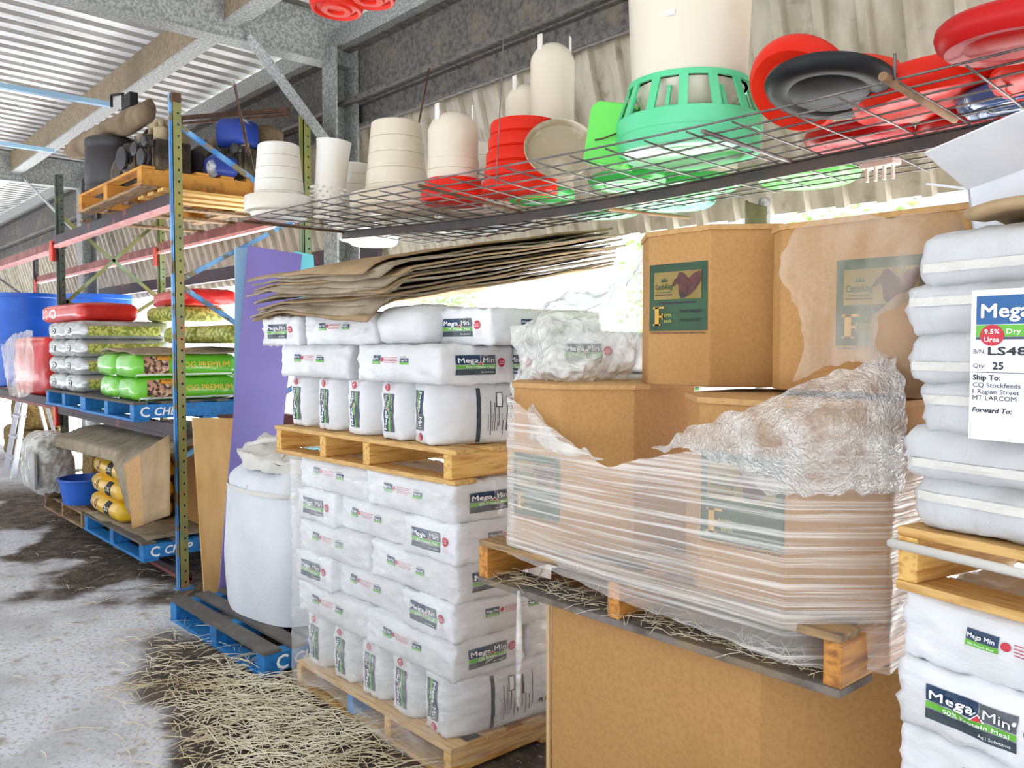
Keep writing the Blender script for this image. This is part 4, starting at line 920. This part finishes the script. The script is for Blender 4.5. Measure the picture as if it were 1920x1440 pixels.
beam('maroon rear beam of the top rack level',XB+.04,XA-.04,Y1+.06,2.61,'redbeam','pink')
beam('brown front beam of the far rack bay, top level',XD+.04,XB-.04,Y0+.12,2.60,'redbeam','pink')
beam('maroon rear beam of the far rack bay, top level',XD+.04,XB-.04,Y1+.12,2.61,'redbeam','pink')
beam('dark front beam under the blue pallets at mid level',XB+.04,XA-.04,Y0+.04,1.01,'beam_dk','beam_dk')
beam('rear beam under the blue pallets at mid level',XB+.04,XA-.04,Y1+.06,1.01,'redbeam','redbeam',clip=False)
beam('dark front beam of the far rack bay, mid level',XD+.04,XB-.04,Y0+.12,1.02,'beam_dk','redbeam')
beam('low red front beam close to the floor',XB+.04,XA-.04,Y0+.06,.03,'beam_dk','redbeam',.06)
# ---- top level
ZT=2.705
for k,(x,y) in enumerate(((-6.38,2.6),(-6.18,2.6),(-5.98,2.6))):
    b=MB(); b.bx((x-.055,2.06,ZT),(x+.055,3.16,ZT+.022)); tag(b.build('shelf_timber',M['pine_y'],bevel=.003),['pale timber slat across the top rack beams, left of three','pale timber slat across the top rack beams, middle of three','pale timber slat across the top rack beams beside the blue upright'][k],'timber')
for k,x in enumerate((-7.9,-7.2,-6.7)):
    b=MB(); b.bx((x-.05,2.06,ZT),(x+.05,3.16,ZT+.022)); tag(b.build('shelf_timber',M['old_wood'],bevel=.003),'grey timber slat under the yellow pallet','timber','slats under the yellow pallet')
pallet('pallet','orange painted pallet with engine parts on the top rack level',(-6.79,2.46,ZT+.022),0,1.54,1.02,.15,(-.72,-.05,.72),mats=('orange_wood','orange_wood','old_wood'),bw=.09)
zt=ZT+.022+.15
c=at(206,352,2.42)
t=thing('black_drum','black dented drum on its end at the left of the top rack level','drum',(c.x+.12,2.42,ZT+.03)); b=MB(); b.lathe([(.20,0),(.22,.012),(.222,.05),(.216,.07),(.222,.09),(.222,.36),(.216,.38),(.222,.40),(.222,.45),(.205,.47),(.19,.462),(0,.46)],40); b.build('drum_body',M['blkdrum'],t,smooth=35)
t.location=(-7.36,2.17,zt+.002); t.scale=(.95,.95,.92)
b=MB(); p0=at(122,262,2.12); p1=at(275,266,2.2); p0.z=p1.z=zt+.44+.07; b.tube([p0.lerp(p1,i/12) for i in range(13)],[.03,.06,.085,.09,.095,.09,.09,.095,.09,.09,.085,.08,.07],16)
for p in b.v: p+=Vector((.03,.03,.035))*(nz(p*9,1,4)+.6*(1-2*abs(nz(p*16,1,2))))
tag(b.build('canvas_roll',M['canvas'],smooth=True),'dirty canvas bundle lying across the black drum','bundle')
def blob(name,m,c,d,seed,t=None,label=None,cat=None,r=.3,n=6,amp=.05,nzs=6):
    b=bagmesh(d[0],d[1],d[2],min(d)*r,n*2,n*2,n*2,min(d)*.05,0,seed)
    for p in b.v: p+=(p-Vector((0,0,d[2]/2))).normalized()*amp*nz(p*nzs,1,seed)
    c=Vector(c)
    if t is None:
        for p in b.v: p+=c
        return tag(b.build(name,m,smooth=True),label,cat)
    for p in b.v: p+=c
    return b.build(name,m,t,smooth=True)
# tan engine cover panel
t=thing('engine_cover','muddy tan rounded metal cover standing on the orange pallet','engine cover',(-6.93,2.38,zt),R(6))
b=MB(); pr=[(-.2,0),(.28,0),(.28,.44),(.24,.48),(-.12,.48),(-.18,.45),(-.2,.40)]; n=len(pr)
b.add([Vector((x,-.03,z)) for x,z in pr]+[Vector((x,.12,z)) for x,z in pr],[(i,(i+1)%n,n+(i+1)%n,n+i) for i in range(n)]+[list(range(n))[::-1],[n+i for i in range(n)]]); b.build('cover_panel',M['tan_metal'],t,bevel=.015)
b=MB(); pr2=[(x*1.0,z) for x,z in pr]; b.tube([(x,-.035,z) for x,z in pr2[1:]+[pr2[0]]],.012,8); b.build('rim',M['engine'],t,smooth=True)
blob('housing',M['engine'],(-.02,-.12,0),(.3,.2,.26),3,t,amp=.03)
b=MB(); b.lathe([(.09,0),(.1,.02),(.1,.06),(.05,.075),(0,.07)],20,(-.12,-.22,.13),Matrix.Rotation(R(80),3,'X')); b.build('pulley',M['engine'],t,smooth=35)
def engine(label,c,rz,s,seed,blue=None):
    t=thing('engine',label,'engine',c,rz); q=random.Random(seed); X=Matrix.Rotation(R(90),3,'X')
    b=MB(); b.box((0,0,.14*s),(.40*s,.26*s,.22*s)); b.box((.02*s,.02,.03*s),(.34*s,.22*s,.06*s)); b.box((-.12*s,0,.28*s),(.14*s,.22*s,.10*s))
    for k in range(7): b.box((-.17*s+.055*s*k,-.135*s,.14*s),(.014*s,.03*s,.2*s))
    b.build('engine_block',M['engine'],t,bevel=.012*s)
    blob('gear_housing',M['engine'],(-.2*s,-.06,.02),(.2*s,.24*s,.26*s),seed,t,amp=.018,nzs=12,r=.4)
    b=MB()
    for x,z,r in ((-.2,.15,.085),(.0,.19,.05),(.1,.12,.06),(.16,.22,.035)): b.lathe([(r*.5,0),(r,.004),(r,.02),(r*.8,.03),(r,.04),(r,.055),(r*.4,.06),(0,.06)],22,(x*s,-.15*s,z*s),X)
    b.build('pulleys',M['blkdrum'],t,smooth=35)
    b=MB(); b.tube([(-.15*s,.02,.33*s),(-.1*s,-.02,.40*s),(.05*s,-.02,.41*s),(.17*s,.02,.36*s)],.026*s,12); b.tube([(.02*s,-.04,.27*s),(.03*s,-.05,.40*s)],.02*s,10); b.tube([(.1*s,-.04,.25*s),(.11*s,-.05,.40*s)],.02*s,10); b.lathe([(.05*s,0),(.05*s,.09*s),(.035*s,.1*s),(0,.1*s)],16,(.13*s,-.06,.25*s)); b.build('manifold',M['tan_metal'],t,smooth=35)
    if blue: blob('rocker_cover',M['eng_blue'],(.06*s,-.03,.25*s),(.26*s,.24*s,.22*s),seed+5,t,amp=.012)
    return t
engine('greasy bare engine block in the middle of the orange pallet',(-6.47,2.24,zt),R(8),1.0,21)
t=engine('engine with dented blue and white cover beside the blue upright',(-6.3,2.72,zt),R(30),1.0,33,True)
blob('oil_pan',M['eng_blue'],(-6.08,2.53,zt),(.2,.2,.14),9,None,'blue oil pan lying below the engine pipes','oil pan',amp=.01)
t=thing('green_box','green metal box tied with cord at the back of the top rack level','box',(-6.35,2.98,ZT+.03),R(5)); b=MB(); b.bx((-.2,-.1,0),(.2,.12,.42)); b.build('box_body',M['grnbox'],t,bevel=.015)
b=MB(); b.tube([(-.1,-.105,0),(-.1,-.105,.425),(-.1,.12,.425)],.006,6); b.tube([(.1,-.105,0),(.1,-.105,.425),(.1,.12,.425)],.006,6); b.build('cord',M['rust'],t)
blob('sacking',M['canvas'],(-6.4,3.0,ZT+.455),(.34,.22,.2),12,None,'tan sacking heaped on the green metal box','sacking',amp=.04)
b=MB(); p=at(210,240,2.12); p.z=zt+.66; b.tube([p,p+Vector((0,0,.09)),p+Vector((.12,.05,.085)),p+Vector((.12,.05,-.02))],.012,8); b.box(p+Vector((.25,.06,.0)),(.2,.06,.1)); tag(b.build('metal_bracket',M['blackm']),'black metal bracket lying on the canvas bundle','bracket')
b=MB(); p,q=Vector((-7.2,2.44,zt+.515)),Vector((-6.6,2.44,zt+.5)); b.bar(p,q,.025,.035); b.bar(p.lerp(q,.6)-Vector((0,0,.01)),p.lerp(q,.6)+Vector((0,0,.05)),.02,.02); tag(b.build('rusty_bar',M['rust']),'short rusty bar with a crosspiece above the tan cover','bar')
b=MB(); p,q=at(330,222,2.9),at(540,206,3.05); b.bar(p,q,.03,.035); b.bar(p-Vector((0,0,.05)),q-Vector((0,0,.04)),.02,.02); tag(b.build('rusty_bar',M['rust']),'long rusty channel bar lying across the top of the engines','bar')
# ---- mid level
ZM=1.117
def chep(label,loc,rz=0,text=-.45,w=1.17,d=1.1): return pallet('pallet',label,loc,rz,w,d,.14,(-w/2+.045,0,w/2-.045),('chep_top','chep','chep'),group='blue painted pallets',bw=.09,text=text)
chep('blue pallet with green bags at mid rack level behind the blue upright',(-6.93,2.50,ZM),0,-.50,1.3)
chep('blue pallet under the silver bags at mid rack level',(-8.24,2.52,ZM),0,-.50,1.22)
zb=ZM+.142
def feedbag(name,label,loc,rz,L,W,H,m,group,seed,labs=(),amp=.009,r=.05):
    mb=bagmesh(L,W,H,r,20,12,8,.02,amp,seed); t=thing(name,label,'bag',loc,rz,group); mb.build('bag_body',M[m],t,smooth=True)
    for nm,l,o,ux,uy in labs: l.mesh(nm,t,proj_fn(mb,o,ux,uy))
    return t
def doglab(L,H,s):
    l=Lab([M['greenbag'],M['kibble'],M['white_print'],mat('yellow_print_%d'%(s+10),'e3c33a',.4),mat('orange_print_%d'%(s+10),'e39a2a',.4)])
    l.rect(L*.06,.02,L*.22,H*.8,1,1).rect(L*.0,.0,L*.9,H*.16,2,1.5)
    l.text('DOG PREMIUM',L*.36,H*.42,H*.26,3,2,.02,L*.5).rect(L*.18,H*.75,L*.12,H*.2,4,1.5); return l
# green dog food bags: long sides face +x (bags along y)
GL,GH=.78,.165
for k,(x,y,z,nm) in enumerate(((-6.52,2.37,zb,'bulging green bag at the near corner of the lower layer, mid rack level'),(-6.52,2.35,zb+GH+.005,'green bag with kibble picture, top of the near corner, mid rack level'),
        (-6.98,2.37,zb,'lower green bag second from the blue upright'),(-6.98,2.35,zb+GH+.005,'upper green bag second from the blue upright'))):
    l=doglab(GL,GH,k); feedbag('dog_food_bag',nm,(x,y,z),PI/2,GL,.42,GH,'greenbag','green dog food bags',50+k,[('side_print',l,(-GL*.46,-.21,.0),(1,0,0),(0,0,1))],.012,.06)
feedbag('dog_food_bag','green bag at the back right of the lower layer, mid rack level',(-6.52,2.97,zb),PI/2,.38,.42,GH,'greenbag','green dog food bags',60,[('side_print',doglab(.36,GH,9),(-.18,-.21,0),(1,0,0),(0,0,1))],.012,.06)
b=MB(); b.grid(lambda a,c: Vector((-7.2+.9*a,1.99+.95*c,zb+2*GH+.03+.02*math.sin(a*4)+.02*nz((a*3,c*3,0))-.03*max(0,.3-c))),14,14); tag(b.build('cardboard_sheet',M['sheet'],solid=.012,smooth=True),'dark cardboard sheet over the green bags at mid rack level','cardboard sheet')
# silver bags, four layers x two columns
SH=.148
for k in range(4):
    for j,x in enumerate((-8.56,-8.04)):
        W_=.46; l=Lab([M['seed'],M['blackm'],M['blue_print'],M['white_print']]); 
        e=Lab([M['seed'],M['grey_print'],M['blue_print'],M['white_print']]); e.disc(.2,.055,.06,1,1,20,.028).disc(.2,.055,.045,3,1.5,20,.02).disc(.2,.055,.03,1,2,16,.012)
        s_=Lab([M['seed'],M['grey_print'],M['blue_print'],M['white_print']]); s_.rect(0,0,.6,SH*.55,0,1)
        lay=['lowest','second','third','topmost'][k]
        feedbag('foil_bag',f'silver foil bag at the {"left" if j==0 else "right"} of the {lay} silver layer, mid rack level',(x,2.37,zb+k*(SH+.004)),PI/2+(PI if False else 0),.76,W_,SH,'silver','silver foil bags',70+k*2+j,
            [('end_print',e,(-.38,.2,.02),(0,-1,0),(0,0,1)),('seed_print',s_,(-.30,-W_/2,SH*.2),(1,0,0),(0,0,1))],.014,.05)
# seed printed bags running behind on top
for k,(x,y,z) in enumerate(((-7.1,2.80,zb+2*GH+.09),(-6.48,2.84,zb+2*GH+.09),(-7.75,2.88,zb+4*SH+.02))):
    feedbag('seed_bag',['bag with yellow green seed print behind the green bags, left one','bag with yellow green seed print behind the green bags beside the blue upright','bag with seed print lying across the silver bags'][k],(x,y,z),0,.6,.5,.13,'seed','seed print bags',90+k,(),.006)
# red bags over the silver ones
l=Lab([M['white_print']]); l.text('10',0,0,.085,0,1,.03,.36)
feedbag('red_bag','red bag printed with a white 10 on top of the silver bags',(-8.78,2.34,zb+4*SH+.03),R(3),1.15,.5,.16,'redbag','red feed bags',95,[('number_print',l,(-.40,-.25,.035),(1,0,0),(0,0,1))],.012)
feedbag('red_bag','red bag at the back over the silver bags beside the olive upright',(-7.75,2.95,zb+4*SH+.155),R(-3),.95,.45,.14,'redbag','red feed bags',96,(),.012)
feedbag('red_bag','crumpled red bag at the far left below the red bag printed 10',(-10.6,2.45,1.125),R(8),.9,.5,.62,'redbag','red feed bags',97,(),.03)
b=patch([[at(2,650,2.05),at(30,625,1.98),at(62,618,1.97)],[at(8,700,2.0),at(35,680,1.94),at(62,670,1.95)],[at(20,742,2.05),at(42,745,1.96),at(62,735,1.96)]],30,30,.02,51)
tag(b.build('plastic_film',M['film_soft'],smooth=True),'torn plastic film hanging at the left end of the silver bags','plastic film')
# blue drums of the next bay
for k,(u,y,zt_,r) in enumerate(((38,2.6,2.36,.40),(172,3.1,2.30,.40))):
    c=at(u,600,y); t=thing('blue_drum',['big blue plastic drum at the far left edge behind the red bags','blue plastic drum behind the dark green upright'][k],'drum',(c.x-.1,y+.1,1.12),0,'blue plastic drums')
    b=MB(); h=zt_-1.12; b.lathe([(r*.95,0),(r,.02),(r,h*.45),(r*1.02,h*.47),(r,h*.5),(r,h-.06),(r*1.02,h-.05),(r*1.02,h),(r*.97,h),(r*.95,h-.05),(0,h-.05)],48); b.build('drum_body',M['bluedrum'],t,smooth=35)
pallet('pallet','timber platform under the blue drums in the far bay',(-10.6,2.75,1.125),0,2.6,1.1,.0+.1,mats=('old_wood','old_wood','old_wood')) if False else None
b=MB()
for i in range(9): b.bx((XD+.2,2.25+.11*i,1.105),(XB-.15,2.34+.11*i,1.12))
tag(b.build('timber_deck',M['old_wood']),'timber board deck under the blue drums in the far bay','deck')
# ---- ground level
chep('blue pallet with yellow bags at the bottom of the rack',(-6.88,2.53,.137),0,-.52,1.46,1.15)
pallet('pallet','dark weathered pallet under the wrapped junk at the bottom far left',(-8.28,2.50,.137),0,1.25,1.1,.14,mats=('old_wood','old_wood','old_wood'))
zg=.279
b=MB(); b.grid(lambda a,c: Vector((-7.58+1.38*a,1.96+1.1*c,zg+.006+.006*nz((a*5,c*5,0))-.02*max(0,.1-c)*10*(a>.3))),14,12); tag(b.build('cardboard_sheet',M['sheet'],solid=.006,smooth=True),'slip sheet of cardboard between the yellow bags and the blue pallet','cardboard sheet')
for k in range(3):
    l=Lab([mat('cream_print_%d'%k,'efe7d0',.5),M['blackm'],M['lime'],mat('maroon_print_%d'%k,'6a2433',.5)])
    l.disc(.24,.07,.055,0,1).disc(.24,.07,.036,3,1.5); l.rect(.5,.015,.13,.11,1,1).text('DOG',.515,.055,.035,0,2,.01).rect(.5,.0,.12,.018,2,1.5); l.rect(.0,.02,.05,.09,0,1)
    feedbag('dog_food_bag',['lowest yellow bag of the stack under the draped cardboard','middle yellow bag of the stack under the draped cardboard','top yellow bag of the stack under the draped cardboard'][k],(-7.25-.02*k,2.22+.02*k,zg+.015+.15*k),R(-2),.85,.42,.148,'yellow','yellow dog food bags',110+k,[('front_print',l,(-.40,-.21,.015),(1,0,0),(0,0,1))],.012,.065)
# boxes behind to hold the sheet up
t=thing('brown_box','plain brown carton behind the blue tub at the bottom left of the rack','carton',(-8.2,2.62,zg+.002)); b=MB(); b.bx((-.5,-.3,0),(.45,.35,.62)); b.build('carton_body',M['carton'],t,bevel=.005)
t=thing('brown_box','carton hidden behind the yellow bags under the draped sheet','carton',(-6.95,2.76,zg+.014)); b=MB(); b.bx((-.6,-.3,0),(.6,.3,.60)); b.build('carton_body',M['carton'],t,bevel=.005)
t=thing('blue_tub','blue plastic tub in front of the brown carton at the bottom left','tub',(-8.12,2.12,zg)); b=MB(); b.lathe([(.19,0),(.225,.2),(.24,.205),(.24,.22),(.22,.22),(.185,.02),(0,.02)],40); b.build('tub_body',M['bluedrum'],t,smooth=35)
# draped cardboard over the bottom stacks
def drape(x0,x1,yb,yf,ztop,zf,fold,seed,nu=26,nv=26):
    def fn(a,b):
        x=x0+(x1-x0)*a; s=b
        if s<fold: y=yb+(yf-yb)*(s/fold); z=ztop-.02*(s/fold)
        else:
            t_=(s-fold)/(1-fold); y=yf-.02-.10*t_-.12*math.sin(PI*min(1,t_*1.2))*.3; z=ztop-.02-(ztop-zf(x))*t_
        r_=.05*math.exp(-((s-fold)/.08)**2); z-=r_; 
        return Vector((x,y,z+.008*nz((x*1.5,s*3,seed))))+Vector((0,.012*nz((x*1.3,s*2,seed+5)),0))
    mb=MB(); mb.grid(fn,nu,nv); return mb
b=drape(-8.55,-5.95,3.05,2.06,.955,lambda x: .80-.36*max(0,min(1,(x+6.75)/.35)),.76,2); 
for p in b.v: p.z+=(.02*(p.x+7.4))
tag(b.build('cardboard_sheet',M['sheet'],solid=.008,smooth=True),'large grey brown cardboard sheet draped over the bottom rack load','cardboard sheet')
b=MB(); P=[at(247,872,2.10),at(330,862,2.02),at(330,975,1.98),at(262,990,1.99)]
P=[at(247,866,1.97),at(319,815,2.0),at(319,966,1.97),at(263,988,1.93)]
b.grid(lambda a,c: P[0].lerp(P[1],a).lerp(P[3].lerp(P[2],a),c)+Vector((0,-.02*math.sin(a*3),0)),10,8); tag(b.build('cardboard_sheet',M['sheet_b'],solid=.008,smooth=True),'tan cardboard sheet hanging down in front beside the yellow bags','cardboard sheet')
b=MB(); P2=[p+Vector((-.1,-.02,-.03)) for p in P]
b.grid(lambda a,c: P2[0].lerp(P2[1],a*.5).lerp(P2[3].lerp(P2[2],a*.5),c),10,8); tag(b.build('cardboard_sheet',M['carton_l'],solid=.008,smooth=True),'second tan cardboard sheet just behind the hanging one','cardboard sheet')
t=thing('wrapped_bundle','junk bundle wrapped in grey torn film at the bottom far left','bundle',(-8.8,1.98,zg)); blob('bundle_core',M['canvas'],(0,0,0),(.6,.26,.5),61,t,amp=.08,nzs=4)
b=bagmesh(.7,.34,.56,.13,20,16,14,.03,.02,66); b.build('wrap',M['film_x'],t,smooth=True)
b=MB(); b.bx((.14,-.2,.1),(.34,-.18,.42)); b.build('foil_panel',M['silver'],t)
# ladder and hay behind
t=thing('step_ladder','grey aluminium step ladder standing behind the rack at the far left','ladder',(-12.3,2.55,0))
b=MB()
for s in (-1,1): b.bar((s*.24,-.25,0),(s*.15,.0,1.45),.03,.06); 
b.build('front_rails',M['alu'],t); b=MB()
for s in (-1,1): b.bar((s*.24,.35,0),(s*.15,.04,1.42),.03,.04)
b.build('rear_rails',M['alu'],t)
for k in range(5): z=.25+.26*k; b=MB(); b.box((0,-.25+.25*z/1.45,z),(.46-.06*z,.09,.025)); b.build('step',M['alu'],t)
for k,(x,y,z) in enumerate(((-13.6,3.0,0),(-14.6,3.0,0),(-10.1,2.95,0),(-14.0,3.0,.46))):
    blob('hay_bale',M['hay'],(x,y,z),(.9,.5,.45),130+k,None,['hay bale behind the ladder at the far left','hay bale between the ladder and the rack','hay bale behind the dark green frame','hay bale on top of the far left bale'][k],'hay bale',r=.15,amp=.03,nzs=9,n=7)
# ---- boards beside the rack
def slab(pts,th,name,m,label,cat):
    a,b_,c,d=[Vector(p) for p in pts]; n=(b_-a).cross(d-a).normalized()*th
    mb=MB(); q=[a,b_,c,d]; mb.add(q+[p+n for p in q],[(3,2,1,0),(4,5,6,7),(0,1,5,4),(1,2,6,5),(2,3,7,6),(3,0,4,7)]); tag(mb.build(name,M[m],bevel=.002),label,cat)
TL,TR=atx(466,460,-5.62),atx(567,477,-5.62); BLm,BRm=atx(431,870,-5.36),atx(523,868,-5.36)
def ext(a,b_):  # extend a->b to the floor
    f=(a.z-.0)/(a.z-b_.z); return a.lerp(b_,f)
slab([TL,TR,ext(TR,BRm),ext(TL,BLm)],.016,'painted_board','purple','tall purple painted board leaning beside the raised white bag stack','board')
o=Vector((-.06,.0,0)); TL2,TR2=atx(441,463,-5.70),atx(470,465,-5.70)
slab([TL2,TR2,ext(TR2,atx(452,800,-5.5)),ext(TL2,atx(445,800,-5.5))],.016,'pale_board','ltblue','narrow pale blue board edge behind the purple board','board')
TL3,TR3=atx(552,470,-5.68),atx(588,478,-5.68)
slab([TL3,TR3,Vector((-5.45,TR3.y,0)),Vector((-5.45,TL3.y,0))],.016,'pale_board','turq','turquoise board showing at the right behind the purple board','board')
a1,a2=atx(361,783,-5.66),atx(437,784,-5.66)
slab([a1,a2,Vector((-5.50,a2.y-.02,0)),Vector((-5.50,a1.y,0))],.018,'plywood_board','ply','tan plywood board standing between the blue upright and the bulk bag','board')
# ---- bulk bag on blue pallet
pallet('pallet','worn blue pallet on the floor under the white bulk bag',(-4.575,2.38,0),R(1),1.24,1.14,.135,(-.575,0,.575),('chep_top','chep','chep'),group='blue painted pallets',bw=.09,text=-.50,nb=8)
t=thing('bulk_bag','plump white woven bulk bag with a crumpled open top on the blue pallet','bulk bag',(-4.60,2.42,.137))
def bulk(a,b):
    ang=2*PI*a; sq=1/max(abs(math.cos(ang)),abs(math.sin(ang)))**.35; z=.86*b
    r=.455+.05*(1-b)+.03*math.sin(b*PI); r*=sq*.93
    if b>.86: r*=1-.28*((b-.86)/.14)**1.5
    p=Vector((r*math.cos(ang)*1.05,r*math.sin(ang)*.92,z))
    p+=Vector((math.cos(ang),math.sin(ang),0))*(.012*nz((math.cos(ang)*2.5,math.sin(ang)*2.5,b*3))+(.03*nz((math.cos(ang)*5,math.sin(ang)*5,b*6)) if b>.8 else 0)); return p
b=MB(); b.grid(bulk,60,34); b.build('bag_body',M['bulk'],t,smooth=True)
def ruff(a,b):
    ang=2*PI*a; r=.40+.06*math.sin(b*5)-.24*b+.03*nz((math.cos(ang)*4,math.sin(ang)*4,b*4,)); z=.84+.10*math.sin(b*PI*.9)+.05*nz((math.cos(ang)*5+3,math.sin(ang)*5,b*6))+.03*math.sin(ang-1)
    return Vector((r*math.cos(ang)*1.08,r*math.sin(ang)*.95,z))
b=MB(); b.grid(ruff,60,16); b.build('crumpled_collar',M['strap'],t,smooth=True)
b=MB(); b.tube([(-.30,-.22,.70),(-.30,-.26,.84),(-.2,-.27,.93),(-.05,-.25,.97),(.05,-.2,.98)],.018,8); b.tube([(.2,-.3,.72),(.22,-.3,.86),(.2,-.24,.95),(.17,-.2,.86),(.19,-.3,.75)],.010,8); b.build('lifting_loops',M['strap'],t,smooth=True)
b=MB(); b.tube([(.06,-.405,.02),(.06,-.42,.4),(.055,-.405,.74)],.003,6); b.build('seam',M['strap'],t,smooth=True)
b=MB(); b.grid(lambda a,c: (lambda p: Vector((p.x*1.015,p.y*1.015,p.z+.001)))(bulk(a,.80+.03*c)),60,2); b.build('hem_band',M['strap'],t,smooth=True)
# pale blue slats from the left, under the purlin
for k,(u,v) in enumerate(((208,197),(101,283))):
    q=at(u,v,2.42); z=3.74; q=atz(u,v,z); b=MB(); b.bx((q.x-.03,-1.2,z-.02),(q.x+.03,q.y,z+.02)); tag(b.build('steel_bar',M['ltblue']),['pale blue bar under the roof purlin, nearer one','pale blue bar under the roof purlin, farther one'][k],'bar')
# ---- straw
random.seed(11)
mb=MB()
def blade(x,y,z,l,a,tilt,w=.0022):
    d=Vector((math.cos(a)*math.cos(tilt),math.sin(a)*math.cos(tilt),math.sin(tilt))); s=Vector((-math.sin(a),math.cos(a),0))*w; u=Vector((0,0,w)); p=Vector((x,y,z+.003)); q=p+d*l+Vector((0,0,0)); mdl=p.lerp(q,.5)+Vector((0,0,l*.05))+s*random.uniform(-3,3)
    mb.add([p-s,p+u,p+s,mdl-s,mdl+u,mdl+s,q-s*.5,q+u*.5,q+s*.5],[(0,1,4,3),(1,2,5,4),(3,4,7,6),(4,5,8,7),(0,3,5,2),(3,6,8,5)])
for i in range(1900):
    r=random.random()
    if r<.62: x=random.gauss(-3.55,.42); y=random.gauss(1.62,.22)
    elif r<.8: x=random.gauss(-2.9,.4); y=random.gauss(1.45,.2)
    elif r<.93: x=random.gauss(-4.4,.6); y=random.gauss(1.6,.22)
    else: x=random.uniform(-9,-2.5); y=random.uniform(.4,2.4)
    if (y>1.9 and x>-5.2) or y>2.6: continue
    blade(x,y,abs(random.gauss(0,.012)),random.uniform(.05,.24),random.gauss(.6,.9),random.uniform(-.02,.09),random.uniform(.0016,.0030))
so_=mb.build('straw_litter',M['straw'],origin=False); so_['kind']='stuff'; tag(so_,'loose pale straw scattered over the floor in front of the pallets','straw')
mb=MB()
for i in range(260):
    x=random.uniform(-2.2,-1.0); y=1.80+random.random()*.12+.0*x; blade(x,y,.885,random.uniform(.03,.11),random.uniform(0,6.3),random.uniform(-.1,.3),.0012)
so_=mb.build('straw_litter',M['straw'],origin=False); so_['kind']='stuff'; tag(so_,'wisps of straw caught on the dusty pallet boards','straw')
